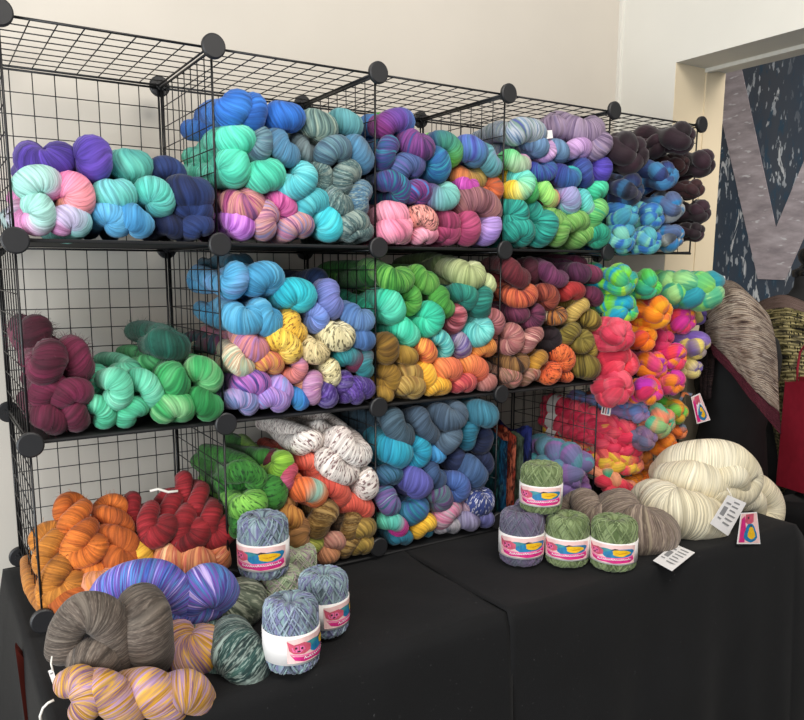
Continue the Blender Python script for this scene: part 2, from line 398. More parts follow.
# ------------------------------------------------------------------ colourways (mode, colours)
PAL = dict(
 pu=('k','33206e 4f35a0 6a49bc'), pinkaq=('p','ec82c4 b8b0d0 86d8cf'), aqpk=('p','9cdccf a8d8d0 e88bc8'), pkor=('p','ee7db4 f0909c f2a182'),
 pkgrey=('p','dba3bd b0aebf 9fb8b8'), sea=('k','3f9c9c 62bfae 86b8bf'), seab=('k','4fbfae 66c2bb 72b4d0'), sky=('k','3a8fc6 56a8d6 74c0e6'),
 navy=('k','101a3c 1b2c5c 28407a'), royal=('k','0f4894 1a68c4 3088dc'), mint=('k','2cb494 54d8b6 90ecd6'), sage=('s','4d6b6b 72908a 93a594 d8dcc2'),
 tealgrey=('k','3f7c86 5a9ba2 72b4b6'), slate=('s','3a5468 4f6c80 5f8590 6f6f80'), slateb=('k','3c6a88 4c86ac 50606e'), grey=('k','4a5860 606f74 74868a'),
 turq=('k','2f9cac 4fbcc6 7ad6da'), turqb=('k','1fb4c6 3ccfdb 70e6ea'), tweedsl=('t','a8bab0 3c585c 54706f 6a7c80'), tweedb=('t','a8bab0 3f6580 547d98 4a5a66'),
 mauvem=('s','8c2c68 b85484 d09080 b86488 6c3c70'), mag=('s','6a2a60 a8387c d060a0 b04080'), violet=('s','8440a8 b45cc8 cf84dc a060c0'), mauve2=('s','8a6090 bf7f98 d69a94 8080b0 c07a9a'),
 berry=('s','5a2868 3f3a80 7a2a70 2f6fb0'), berryb=('p','7a2a70 5a3a90 2a7cc8'), tealpu=('s','1f9a9c 2c4c84 4a2f74 1f7c94'), plumpu=('s','4a2a68 6a3478 7a3a80 33407c'),
 greenblue=('p','2a4c78 3c8c70 6fcf4c'), bluepu=('k','3a3a90 4a5ab4 3f8098'), slatepu=('s','3c4a80 4a6498 5a5090 39708c'), peacock=('s','1f6aa8 2490bc 1c4c88 2fa0b0'),
 teallil=('k','4a9098 5f9aa4 8f8cb8'), aquapu=('p','5a3a7c 6fb8b4 82ccc0'), orol=('p','c8703c a8803c 8f8c3c'), magn=('k','b03898 d050b8 c84cb0'),
 orange=('s','8c3a20 c8602c b85024 7a4a38'), mauvebr=('s','7a4a50 93606a a46f6c 855458'), pink=('k','e880a0 f29cb4 f7b4c4'), salmonbk=('d','e08a80 ee9f92 e8908c 2c1c20'),
 rasp=('k','86284e a83c68 bc5478'), lav=('k','7c5cb0 9a7cc8 b494d4'), stripe=('s','5468a0 7f98b0 b4b8c4 6f8a80 46508c'), mvgrey=('s','6a5878 847090 9c88a0 776a8c'),
 bluegrey=('k','4c6a94 6488ac 5c6f9c'), lilac=('k','a880bc bf98cc cfa8d4'), grlil=('p','5fc87c a8c0a0 d490c0'), cobalt=('s','28308c 3440a0 2c6494 241f70'), cobteal=('p','28287c 2c60a0 1fb0ac'),
 navyb=('k','20286c 30408c 3c5c9c'), viob=('k','2c2484 4434a4 5a48b4'), aquayel=('p','64d8cc 80dcb0 f0c81c'), greenm=('p','5cd8a4 44b860 3ca848'), limecor=('p','8ce878 a4e070 ee5870'),
 liltl=('k','a88cc8 8f9cc4 64c0b8'), aquaor=('p','5cc8cc 64d0c4 e06c34'), emer=('k','1ca47c 34c494 50dcac'), greenbn=('s','3c9c50 54b868 7cc86c 2ca070'), teal=('s','107068 1a8c80 26a492 0c5c5c'),
 greenol=('s','4c8c3c 68a84c 84b860 5c9040'), tealgr=('k','1c9478 2cac84 44b890'),
 burg=('k','3c0c1e 5a1430 782046'), seaf=('k','3c9c7c 5cc09c 84d4b4'), seaf2=('k','2c9468 48b48c 7cd0ac'), dkgreen=('k','0c3c30 16584a 1f7058'), green=('k','157040 2a9450 5cb878'), greenl=('k','1a7c3c 34a058 90c88c'),
 dteal=('k','0f3848 174c60 205c70'), blue=('k','2c80ac 429ac4 6ab4d4'), bluelil=('k','2f84b8 4aa0cc 7890cc'), cyan=('k','0c9cb0 1cb8c8 3cd0d8'), peri=('k','5468a8 6c78bc 807cc4'), peril=('k','5c7cc0 7488cc 8c8cd0'), slbl=('k','4068a0 5a80b4 6c94bc'), dblue=('k','15284c 1f3864 2a4874'),
 yel=('d','d89c1c f0bc34 f7d060 7a4a1c'), yel2=('d','e0a824 f4c83c f8d464 8c5a20'), roselil=('s','b06c9c d08484 c87880 a878b4 d89078'), csage=('s','d8d0a0 a8c0a8 c8a080 e0d8b8 90a890'), multidk=('s','4c2c58 2c6c6c 7a3c50 3c3460'), orrose=('s','d07c3c c86454 dca03c b05468'), spk=('d','cfc08c e0d4a4 ece4c0 3c3420'), spk2=('d','c8b47c dcc894 e8dcb0 5c5030'), rosesm=('p','a080b8 c87474 d4683c'), mauvel=('s','b884b8 c898bc a46c9c d0a0a8'), tan=('s','c88c5c d8a078 b87058 e0b894'),
 tealmar=('p','1c8c90 2c7c84 6c2444 7c2c4c'), martl=('p','6c2444 2c7c84 1c8c90'), navvio=('s','2c2c64 5a4898 b868b8 8460ac 4458a0'), lilb=('s','a878c8 8c78c4 b488cc 7c8cc8'), lilb2=('s','8484bc 6c84b8 a890c4 54648c'), bluebr=('k','2458a8 2c74c4 3494cc'), purple=('t','8070b0 38206c 4a2c80 5a3c94'),
 greeng=('k','2c7c2c 4c9c3c 70b850'), dgreen2=('k','1c4c24 2c6c30 3c8438'), grolive=('s','2c7c2c 4c9838 6cac48 3c8034'), mint2=('k','1c9c7c 2cc49c 5cdcb8'), olive=('k','4c5c38 5f7044 6c7c50'), celery=('k','94a468 b0bc84 c8d0a0'), tealg=('k','14564e 1c7468 2c8c78'), rosered=('s','6c2c38 a04450 c87480 84404c'), aqua=('s','2c9498 48b4b0 74ccc4 348c94'), brose=('s','8c4c4c a86468 94545c b47870'), purpgr=('s','4c3868 7464a0 a89cb0 5c4470'), goldol=('k','6c4c14 8c681c a07c2c'), goldol2=('s','7c5820 a07c34 b4944c 84602c'), orred=('s','d8602c e88434 c0442c ec9c3c'), yellow=('k','dc9414 f0ac1c f8c03c'), orsal=('p','ec8c3c e06c40 d84c38'), oror=('s','d87424 ec943c e0842c f0a848'), coralr=('s','9c2c34 c8444c d86458 b03840'), brrose2=('s','8c4c40 a8645c b87870 7c4438'), brown=('k','3c2418 543420 6c4830'),
 dred=('k','40101c 5c1824 70242c'), dmar=('k','30101c 441828 541c2c'), plum=('k','4c1c40 682c54 7c3c60'), dplum=('k','34142c 4c2040 5c2848'), plumr=('k','541c3c 702848 843458'), redor=('s','7c2c20 b84830 d86838 983c2c'), brred=('s','4c1c1c 843428 9c4830 6c2824'), red=('k','781414 a01c20 b82c28'), burg2=('s','381428 54203c 6c2c48 441830'), dkstr=('s','1c141c 3c2028 c87c30 2c1c28 d8c098'), straw=('s','a88c3c c8a854 b89848 d4b868'), oliveg=('s','5c4c18 8c7428 a48c38 74601f'), rose=('s','a86460 c08078 8c4c50 d09c90'), black=('k','140c10 20141a 2a1a20'), olivek=('s','4c4014 6c5c1c 847430 5c5018'), brgold=('s','3c2414 6c4824 8c6434 503018'), gbrown=('p','8c5c2c b07c24 e0a028'), flame=('d','c83c18 e05c20 ec7830 501814'), rosem=('s','a85c50 8c6c50 c08878 6c5440 b87068'),
 # bottom row
 tsl=('k','2c404e 3c5464 4c6474'), slate3=('k','34465a 44586c 546a7c'), tealsl=('k','1e4c60 2c6a80 3a7a90'), teal3=('k','18586c 20708a 2c8098'), turq3=('k','0c7c9c 1898b4 34b0c8'), blue3=('k','2070a8 3088c0 489cd0'), navy3=('k','141c38 1e2848 28345c'), denim=('k','2c4468 3c5a84 506c94'), denimt=('s','1c4458 2c6078 406c90 305478'), peri3=('k','3c3c84 50509c 5c5cac'), denv=('k','2c4c8c 4464a4 5858a0'), pttl=('s','5c3c7c 3c7c94 7c5c9c 4c4c80 88a0a0'), tealb=('s','1c5c80 2c7c94 3c5ca0 1c6c84'), gpur=('s','3c5c68 6c447c 54787c 4c3464'), pkg=('s','a88ca4 c4a8b4 c86c90 b09cac'), denw=('d','2c3c7c 3c4c8c 5468a0 d8d8e8'), glil=('k','6c6494 847ca0 9490ac'), denl=('k','44447c 585894 6c6ca0'), aqmag=('p','60c8a8 58c0b0 c81c8c d02494'), yel3=('k','e09c08 f4b818 f8c838'), grey3=('s','7c8088 9c9ca4 b4acb4 686c78'),
 white=('d','dccfc8 ece2da f2ece6 5c2830'), coral=('k','b8382c d85440 e46c54'), oraq=('p','d86020 dc6420 9cc8b4 e07028 dc6820'), redmv=('p','c02c24 b04058 b070a0'), lime=('k','5c8c20 7cac2c 98c040'), dgr3=('k','1c4c1c 2c6824 387c30'), mar3=('k','380c18 501420 641c2c'), leaf=('d','1c5c1c 347c28 4c9434 0c3010'), leaf2=('d','4c8c2c 68ac3c 88c450 1c4c1c'), bronze=('s','6c4420 94683c b07c44 7c5428'), bronzeo=('s','8c5020 b87430 d0903c 6c3c1c'), bronze2=('t','c09c5c 5c4018 785824 8c6c34'), dkbr=('t','74583c 281c14 382818 443420'), goldb=('s','64501c 8c7030 a8883c 746024'), drose=('s','9c6050 b87c6c c4907c a86c60'), limeg=('s','6c7420 949c38 b0b050 848830'), rosey=('p','a86850 c08058 e0b030'),
 mohor=('k','9c4808 c8640c e07c1c'), mohor2=('k','8c3c08 b4560c d06c14'), mohgold=('k','9c5c10 b87018 cc8428'), mohyel=('k','c8880c dca018 e8b030'), orsalm=('s','b86820 d0843c d08c6c b87048'), dred3=('k','5c0810 840c18 a01c28'), salm=('s','d87c3c d06c50 e09860 c05040 e0b080'),
 heart=('s','2c3c94 3c68c4 6434a0 4890d4 7c48b4 5c64c4 b8a4e0'), charc=('t','84786c 4a4038 574c44 665a50'), goldpur=('s','84588c b07c14 cc9420 a484b4 d8a428 74507c b88418'), tweedg=('t','b8ccc0 182828 284844 3c5c54'), tweedg2=('t','b4b8a0 30382c 4a5444 5c6454'),
 ecru=('k','d8cba8 e6dcbe efe8d0'), oat=('t','b8a890 6c5c50 84746a 98887a'),
)
# combed-wool colourways
WOOL = dict(plumblk='1c1016 281620 341c28', brplum='2a161a 3c2022 301820', navw='141a34 1c2450 2c5c84 101428 3c3c50', navw2='1c2038 2c3c74 3c7cac 241c38',
 aquaw='3c8cac 58b0b8 2c68b4 7cc8b4 4c98c0', bluew='2c6cb4 4890c8 3c5c80 586478 74c0b8', greyblue='3c4454 54648c 2c7cb4 9ca0a0 38404c',
 greenw='2ca87c 74d038 149cc0 48c464 a0d840 2c9c90', greenw2='2c9c80 58cc50 34b488 98d84c 3cac94', greenp='58bc78 88d468 34a480 a0d888 44b07c 2490a0',
 pinkw='bc2440 d83c58 e8586c c83048', pinkr='b41c38 d83048 e84c60 d42438', orangew='f07c14 f09c18 e85c14 c8245c', orcrim='c41c48 f07c10 f4a418 d83c3c', magor='c41c5c e83c48 d02c94 f48c14 b024a0', magor2='c02c9c d83c74 f08414 a828a4 e84848', crim='b41c48 c82c5c a01c50 d83c54', viow='6c50a0 8468b4 dcc868 5c4898', viow2='6450a0 7c64b4 d0c074', 
 multiw='84b878 c8a878 50b890 e08060 a8b870', bluemv='6088c8 9878a8 7090c0 b08098', grorw='58b83c e08c1c 70c04c e89c24', mvgrw='786090 8c6c88 646888 9c7890', orw2='dc6c10 e88420 c85c10', orsl='e06c28 e8844c 6c8094 d87030', brorw='8c4c18 b0641c a05818', 
 redlie='d8284c e83c5c d02c4c e05068 ec5464 e8405c f0c048', redlie2='dc2c50 e84060 d83050 e85068 e03454', redlie3='e03858 f08068 f0c840 e84c60 38a084', redlie4='d82c48 ec4c5c f0a078 38a880', orlie='ec7410 f08c1c e4600c', tealpw='50a0a8 6c6c98 8c68a4 44909c 5c7090', tealpw2='64b8a0 886ca8 7860a0 5ca8a4', purw='7c5494 946ca8 684884')
# hanks in the cubes.  ax ay bx by r (photo measures of the two lobes of the folded end) palette | words | options
CELLS = [
('first top-row cube', 0, 2, (0, 100, 4), '''
125 245 240 225 62 pu | dark purple skein lying left of the other purple one | y=.05
368 215 372 265 68 pu | purple skein standing right of the other purple one | y=.03
72 345 165 340 54 aqpk | pastel pink and aqua skein beside the left wire panel
278 352 287 428 60 pkor | pink and peach orange skein, the only peach one
140 452 150 525 52 aqpk | aqua skein with pink lower lobe beside the round corner connector
245 520 312 520 52 pinkaq | pink and aqua skein right of the aqua one with pink foot
66 430 58 495 36 pkgrey | dusty pink skein behind the pastel ones, against the left wire panel | y=.1
495 262 542 268 62 sea | seafoam green skein topmost of its pile | y=.05
425 378 490 380 57 seab | seafoam skein under the topmost seafoam one
590 365 636 420 52 seab | seafoam skein fading to blue, leaning on the navy pile
415 488 470 535 50 sky | sky blue skein, left of two on the shelf
515 480 560 515 52 sky | sky blue skein, right of two on the shelf
632 288 692 320 52 navy | navy skein at the back left top of the navy pile | y=.05
765 370 830 382 66 navy | big navy skein at the right top of the navy pile
732 430 798 458 50 navy | navy skein under the big top navy one
655 515 702 535 47 navy | navy skein on the shelf, left of two | y=.02
782 545 832 535 42 navy | small navy skein on the shelf beside the wire divider
'''),
('second top-row cube', 1, 2, (170, 80, 4), '''
190 130 225 100 60 royal | royal blue skein leaning on the left wire divider, topmost of the cube
315 162 330 115 56 royal | royal blue skein in the middle of the three
430 150 485 155 56 royal | royal blue oval skein, right of the three
185 240 235 238 57 mint | mint green skein just under the royal blue ones
240 328 250 372 60 mint | mint green skein, middle of three mint ones
350 390 400 380 60 mint | mint green skein resting on the mauve skeins
565 175 610 195 53 sage | sage green and cream skein right of the royal blue ones | y=.02
675 165 722 193 49 tealgrey | teal grey skein at the top right beside the wire divider | y=.02
352 225 325 290 46 slate | slate blue curled skein right of the mint pile
425 240 475 300 46 slateb | steel blue skein under the royal blue oval one
515 255 557 300 41 grey | plain grey skein between steel blue and slate ones | y=.03
620 300 682 290 47 slate | slate blue skein with lobes side by side under the sage one
742 275 770 325 51 slateb | denim blue skein leaning on the right wire divider
528 372 470 428 50 turq | turquoise curved skein, upper of two turquoise ones
590 362 590 420 39 tweedsl | narrow grey green tweedy skein beside the turquoise one
722 372 678 418 47 tweedsl | tweedy grey green curled skein right of the narrow one
645 460 692 500 46 tweedsl | tweedy blue grey skein under the curled tweedy one
522 520 592 500 50 turq | turquoise curved skein, lower of two turquoise ones
612 590 630 635 53 turqb | bright turquoise skein on the shelf
792 448 772 515 46 tweedb | speckled steel blue skein beside the right divider
695 595 752 580 45 tweedsl | tweedy grey skein second from the shelf at the right
715 658 785 645 32 tweedsl | tweedy pale grey skein lowest at the right
250 490 322 490 56 mauvem | pink and peach streaked skein, broadest of the mauve pile
410 490 457 540 44 mag | magenta streaked skein between pink streaked and turquoise ones
252 590 282 622 54 violet | bright violet skein on the shelf behind the round connector
390 570 375 632 51 mauve2 | mauve streaked skein on the shelf right of the violet one
465 625 532 615 46 mauve2 | mauve and blue streaked skein right of the other mauve one
'''),
('third top-row cube', 2, 2, (340, 90, 4), '''
150 150 228 138 47 berryb | berry skein turning blue, topmost beside the left post
160 116 188 112 24 greeng | bright green skein tip peeking over the berry one | y=.07
198 225 176 280 41 tealpu | teal and navy skein under the berry and blue one
275 205 327 225 50 plumpu | plum purple skein left of the green and blue one
390 208 440 268 42 greenblue | bright green skein with blue end near the back connector
500 235 538 258 50 bluepu | periwinkle blue skein at the top right of the pile
232 325 292 308 47 slatepu | slate violet skein with two lobes in the middle
375 272 385 322 49 peacock | peacock blue round skein in the middle
588 258 620 308 41 teallil | teal and lilac skein beside the right post
165 365 230 420 41 tealpu | teal and purple curved skein above the pink ones | bow=-.01
280 415 322 422 41 berry | berry purple skein right of the teal curved one
362 420 428 415 47 aquapu | pale aqua skein with purple end
470 342 545 348 41 orol | orange and olive skein above the magenta one | y=.02
490 380 522 380 32 magn | magenta skein under the olive and orange one
600 378 575 425 39 orange | rust orange skein beside the right post
488 448 592 497 54 mauvebr | large mauve brown skein right of the raspberry ones
178 495 225 502 48 pink | candy pink skein, upper of the pink ones
172 592 215 588 50 pink | candy pink skein on the shelf beside the left post
262 562 255 615 30 pink | narrow candy pink skein second from the left post
308 615 360 612 32 pink | candy pink skein lying lowest of the pink ones
300 510 342 548 41 salmonbk | salmon skein with black strands
398 518 432 535 43 rasp | raspberry skein, upper of three
395 603 435 617 38 rasp | raspberry skein, lower left of three
500 570 500 620 46 rasp | raspberry skein, right of three
590 578 575 622 46 lav | lavender skein on the shelf beside the right post
'''),
('fourth top-row cube', 3, 2, (480, 90, 4), '''
62 172 148 185 47 stripe | blue white and green striped skein behind the left post
368 150 447 150 48 mvgrey | mauve grey skein with two round lobes, topmost | y=.02
283 150 312 165 42 mvgrey | mauve grey skein behind the price tag | y=.05
492 215 465 245 42 mvgrey | mauve grey skein beside the right post under the topmost one
205 210 228 232 39 bluegrey | blue grey skein right of the striped one
267 230 243 257 32 lilac | lilac skein left of the lilac oval one
295 235 312 255 37 bluegrey | blue grey skein between the two lilac ones
362 245 407 243 34 lilac | lilac oval skein under the mauve grey ones
92 270 142 292 36 grlil | green skein with lilac pink lobe behind the left post
208 325 270 315 36 cobalt | cobalt blue skein, left of the cobalt row
312 335 357 345 41 cobteal | cobalt blue skein with teal lobe
405 312 415 360 38 navyb | navy blue skein between teal lobed and violet blue ones
490 305 476 345 38 viob | violet blue skein beside the right post
142 355 104 402 43 aquayel | aqua skein with yellow lobe behind the left post
190 368 200 420 35 greenm | mint to green skein right of the aqua and yellow one
243 388 282 432 36 limecor | lime skein with coral red lobe
340 418 350 462 41 liltl | lilac and teal skein right of the coral lobed one
405 428 430 482 35 aquaor | aqua skein with orange foot
495 403 458 432 35 emer | emerald skein at the right above the green ones
490 482 455 525 42 greenbn | bright green curled skein beside the wool tops
120 472 120 530 43 teal | dark teal skein, upper left of the teal ones
195 480 205 515 39 teal | dark teal skein, upper right of the teal ones | y=.02
122 595 165 612 45 teal | dark teal skein on the shelf behind the left post
250 572 230 622 49 teal | dark teal round skein on the shelf right of the other
265 498 307 517 39 greenol | grass green skein right of the upper teal ones
353 535 397 540 36 greenol | grass green skein under the aqua one with orange foot
325 588 305 632 39 greenol | grass green skein on the shelf right of the teal ones
385 615 440 603 39 greenol | grass green two lobed skein low on the shelf
458 585 486 608 37 tealgr | teal green skein low at the right corner
'''),
('first middle-row cube', 0, 1, (0, 280, 4), '''
132 198 126 255 60 burg | fuzzy burgundy skein topmost at the back | y=.1 fz=260
285 288 312 352 60 burg | fuzzy burgundy skein at the right top beside the seafoam ones | fz=260 y=.02
192 300 165 362 62 burg | fuzzy burgundy skein in the middle of the pile | fz=260
190 430 130 470 50 burg | burgundy skein third from the top beside the left panel | fz=120
248 468 322 450 52 burg | burgundy skein lying just above the two lowest | fz=120
152 558 202 592 52 burg | burgundy skein on the shelf behind the round connector | fz=120
290 543 310 592 50 burg | burgundy skein on the shelf beside the seafoam one | fz=120
455 398 460 476 47 seaf | seafoam skein upright beside the burgundy pile
390 380 390 430 42 seaf | seafoam skein behind, next to the burgundy pile | y=.07
548 398 602 477 47 seaf | seafoam curled skein in the middle
488 365 532 360 38 seaf | seafoam skein peeking out at the back in the middle | y=.08
380 522 417 582 42 seaf2 | seafoam skein on the shelf beside the burgundy one
558 538 503 582 41 seaf2 | seafoam skein on the shelf under the curled one
640 250 702 268 56 dkgreen | fuzzy dark green skein topmost | fz=260 y=.03
680 385 700 422 57 green | green round skein under the dark green one
585 335 622 330 38 green | green skein at the back behind the round green one | y=.08
660 552 730 550 54 greenl | light green two lobed skein on the shelf
788 358 832 410 50 greenl | light green skein leaning on the right divider
798 503 842 538 52 greenl | light green skein on the shelf beside the right post
'''),
('second middle-row cube', 1, 1, (180, 245, 4), '''
215 78 255 75 38 dteal | dark teal skein at the back top | y=.08
200 165 217 120 52 bluelil | sky blue skein with lilac streak, top left
293 152 362 140 57 blue | sky blue skein with two lobes, topmost in the middle
425 200 482 217 54 cyan | bright cyan skein right of the two lobed blue one
168 282 252 285 52 blue | sky blue skein against the left divider, second from top
318 262 362 308 54 blue | sky blue skein above the yellow ones
540 135 550 172 42 dblue | dark navy skein behind the periwinkle ones | y=.09
590 183 607 248 49 peri | periwinkle skein, larger of two
535 263 535 312 39 peril | periwinkle skein, smaller of two
683 275 737 297 42 slbl | slate blue skein beside the green ones
718 368 752 382 42 slbl | slate blue skein under the other slate blue one
438 298 462 352 45 yel | golden yellow skein with brown flecks, upper of two
378 378 432 432 47 yel2 | golden yellow skein with brown flecks, lower of two
258 375 312 407 51 roselil | rose and lilac skein under the sky blue ones
203 438 247 477 46 csage | cream and sage skein against the left divider
118 400 142 422 40 multidk | dark multicolour skein behind the left divider | y=.12
318 475 377 480 39 orrose | orange and rose skein under the yellow ones
597 350 652 355 49 spk | cream skein with black flecks, round two lobed one
503 405 557 417 45 spk2 | cream skein with fine brown flecks, oval
592 488 597 532 39 spk | cream skein with black flecks, lowest of the cream ones
472 470 436 522 32 rosesm | small lilac and rose skein under the yellow ones
535 538 530 602 40 mauvel | dusty mauve tall skein near the lowest cream one
488 538 480 582 30 tan | small tan skein left of the mauve tall one | y=.02
643 448 697 472 38 tealmar | teal skein with maroon lobe
742 443 742 500 36 martl | maroon skein with teal lobe beside the right post
248 567 312 568 52 navvio | navy and violet pink skein above the shelf at the left
380 558 405 592 46 lilb | lilac skein right of the navy and violet one
213 640 272 665 41 lilb2 | lilac blue skein on the shelf behind the left post
333 640 397 657 41 lilb | lilac blue two lobed skein on the shelf
453 628 482 652 36 bluebr | small bright blue skein on the shelf
575 603 585 632 42 purple | deep purple speckled skein, left of four
652 538 633 572 38 purple | deep purple speckled skein, top of four
698 568 747 580 38 purple | deep purple speckled skein, right of four
658 620 707 625 32 purple | deep purple speckled skein, lowest of four
'''),
('third middle-row cube', 2, 1, (340, 240, 4), '''
88 140 120 140 45 dgreen2 | dark green skein at the back left | y=.08
163 140 237 150 46 grolive | grass green skein on top behind the left post
303 140 352 167 44 grolive | grass green skein on top, right of two | y=.02
178 243 196 287 54 mint2 | mint green big skein behind the left post
272 213 268 272 34 greeng | narrow grass green skein right of the big mint one
393 222 417 272 41 greeng | grass green curled skein left of the dark teal ones
352 288 335 347 44 mint2 | mint green skein under the narrow grass green one
238 350 267 382 47 mint2 | mint green skein, lowest of three
400 100 432 100 38 olive | dull olive skein at the back | y=.1
478 130 532 130 49 celery | pale celery green skein topmost
580 163 590 192 28 celery | small pale celery skein beside the right post
468 210 502 247 40 tealg | dark teal green skein, left of two
572 223 560 277 42 tealg | dark teal green skein, right of two
460 293 445 337 41 rosered | red and rose skein under the dark teal ones
562 342 528 377 44 aqua | aqua curled skein right of the red and rose one
625 303 635 352 34 brose | brown rose skein beside the right post
383 388 415 452 32 aqua | aqua bean shaped skein above the orange ones
468 403 480 437 38 purpgr | purple and grey skein right of the aqua bean shaped one
180 413 180 457 44 goldol | old gold skein, upper left behind the left post
243 455 272 466 36 goldol | old gold skein, smaller one on the upper right
325 423 345 457 39 orred | orange red skein under the mint ones
180 523 180 582 38 goldol | old gold skein, second from the shelf behind the left post
248 533 287 562 42 goldol2 | old gold two lobed skein in the middle of the gold pile
330 518 340 562 40 yellow | yellow skein standing right of the old gold ones
393 523 442 532 44 orsal | orange and coral skein right of the standing yellow one
558 438 612 433 36 oror | bright orange oval skein beside the right post
488 503 547 537 42 orsal | orange and red skein under the bright orange oval one
160 620 177 632 28 goldol | small old gold skein on the shelf behind the left post
243 620 297 627 39 goldol2 | old gold skein lying on the shelf
353 618 412 617 33 yellow | yellow skein lying on the shelf
463 605 507 598 34 coralr | coral red skein on the shelf
563 585 587 587 34 brrose2 | small brown rose skein on the shelf beside the right post
580 500 602 506 26 brown | small dark brown skein behind the orange ones | y=.03
'''),
('fourth middle-row cube', 3, 1, (480, 245, 5.3333), '''
132 122 197 172 54 dred | dark red big skein behind the left post, topmost
268 105 280 170 42 dmar | dark maroon skein right of the dark red one | y=.03
348 135 425 175 47 plum | plum two lobed skein in the top row of skeins
438 110 462 116 35 dplum | dark plum skein at the back in the top row of skeins | y=.06
503 145 532 156 50 dplum | dark plum round skein in the top row of skeins
608 150 642 162 44 plumr | plum red skein next to the green wool
568 90 597 96 32 plumr | small plum skein high at the back | y=.06
168 277 257 250 48 redor | red orange long skein under the dark red one
328 258 356 302 47 brred | brown red skein right of the red orange one
453 255 517 256 41 red | bright red skein in the middle
590 258 612 288 38 plumr | plum skein above the olive gold one
173 365 207 367 49 burg2 | burgundy brown skein under the red orange one
287 348 258 412 42 burg2 | burgundy brown leaning skein right of the other
363 377 417 365 41 dkstr | black skein with orange and cream stripes
547 322 478 382 38 straw | straw yellow slanting skein
588 385 612 417 47 oliveg | olive gold skein under the plum one
160 463 145 542 48 rose | rose skein, left of two leaning ones
288 472 238 537 47 rose | rose skein, right of two leaning ones
365 478 360 532 45 black | black skein beside the rose leaning one | y=.02
492 458 443 502 45 olivek | olive skein, left of the three curled ones
552 493 518 532 45 olivek | olive skein, middle of the three curled ones
612 513 610 572 39 oliveg | olive skein, right of the three curled ones
528 640 562 652 64 olivek | olive round skein, biggest, beside the pink wool
148 625 212 615 46 brgold | brown and gold skein under the rose ones
322 603 268 652 42 gbrown | brown skein with golden yellow end
408 578 432 632 50 flame | flame orange skein with dark flecks, upper of two
382 668 358 703 44 flame | flame orange skein with dark flecks, lower of two
440 712 462 726 30 flame | small flame orange skein right on the shelf
120 735 152 762 44 rosem | rose and moss skein on the shelf, left of two
232 752 278 724 40 rosem | rose and moss skein on the shelf, right of two
'''),
('second bottom-row cube', 1, 0, (190, 410, 4), '''
518 70 602 82 35 white | white skein with maroon flecks at the back, topmost | y=.07
443 140 492 125 42 white | white skein with maroon flecks, left of the white pile | y=.04
600 112 682 172 49 white | white skein with maroon flecks, long one over the others
555 198 620 237 54 white | white skein with maroon flecks, largest lobes in the middle
700 272 700 312 47 white | white skein with maroon flecks, lowest beside the right post
450 203 502 242 38 coral | coral skein at the back under the white ones | y=.04
528 300 592 348 45 coral | coral skein in the middle beside the orange ring
648 365 722 396 42 coral | coral skein, right of three
435 322 497 345 46 oraq | orange skein curled round, with pale aqua middle
400 238 385 292 32 redmv | red and mauve small skein left of the orange ring
370 203 350 247 42 lime | lime green skein above the red and mauve one | y=.02
295 188 300 228 35 dgr3 | dark green skein at the back of the pile | y=.07
335 193 330 237 35 mar3 | maroon skein at the back between dark green and lime | y=.06
188 250 262 282 45 leaf | leaf green speckled skein, topmost of the green pile | y=.02
90 300 152 322 50 leaf | leaf green speckled skein behind the left divider | y=.06
330 303 320 352 51 leaf | leaf green speckled skein, right of the green pile
203 392 257 365 51 leaf2 | light leaf green skein, lower one of the green pile
170 448 170 482 35 leaf | leaf green skein low beside the left divider
383 413 412 432 41 bronzeo | orange bronze skein just above the blue grey cake
380 355 397 370 30 bronze | small bronze skein under the red and mauve one | y=.02
440 468 435 517 42 bronze | bronze skein right of the blue grey cake
547 402 508 467 48 bronze2 | bronze curled skein under the orange ring
605 418 600 462 35 dkbr | dark brown skein under the coral one | y=.02
652 428 635 492 36 bronze2 | bronze skein right of the dark brown one
698 475 742 465 40 goldb | golden bronze skein, upper right
698 556 737 550 38 goldb | golden bronze skein, lower right on the shelf
657 548 613 592 38 bronze2 | bronze skein low beside the right lower golden one
548 528 587 530 34 drose | dusty rose oval skein
502 533 448 597 38 limeg | lime gold bean shaped skein beside the blue grey cake
523 605 562 600 38 rosey | rose skein with yellow end, lowest on the shelf
'''),
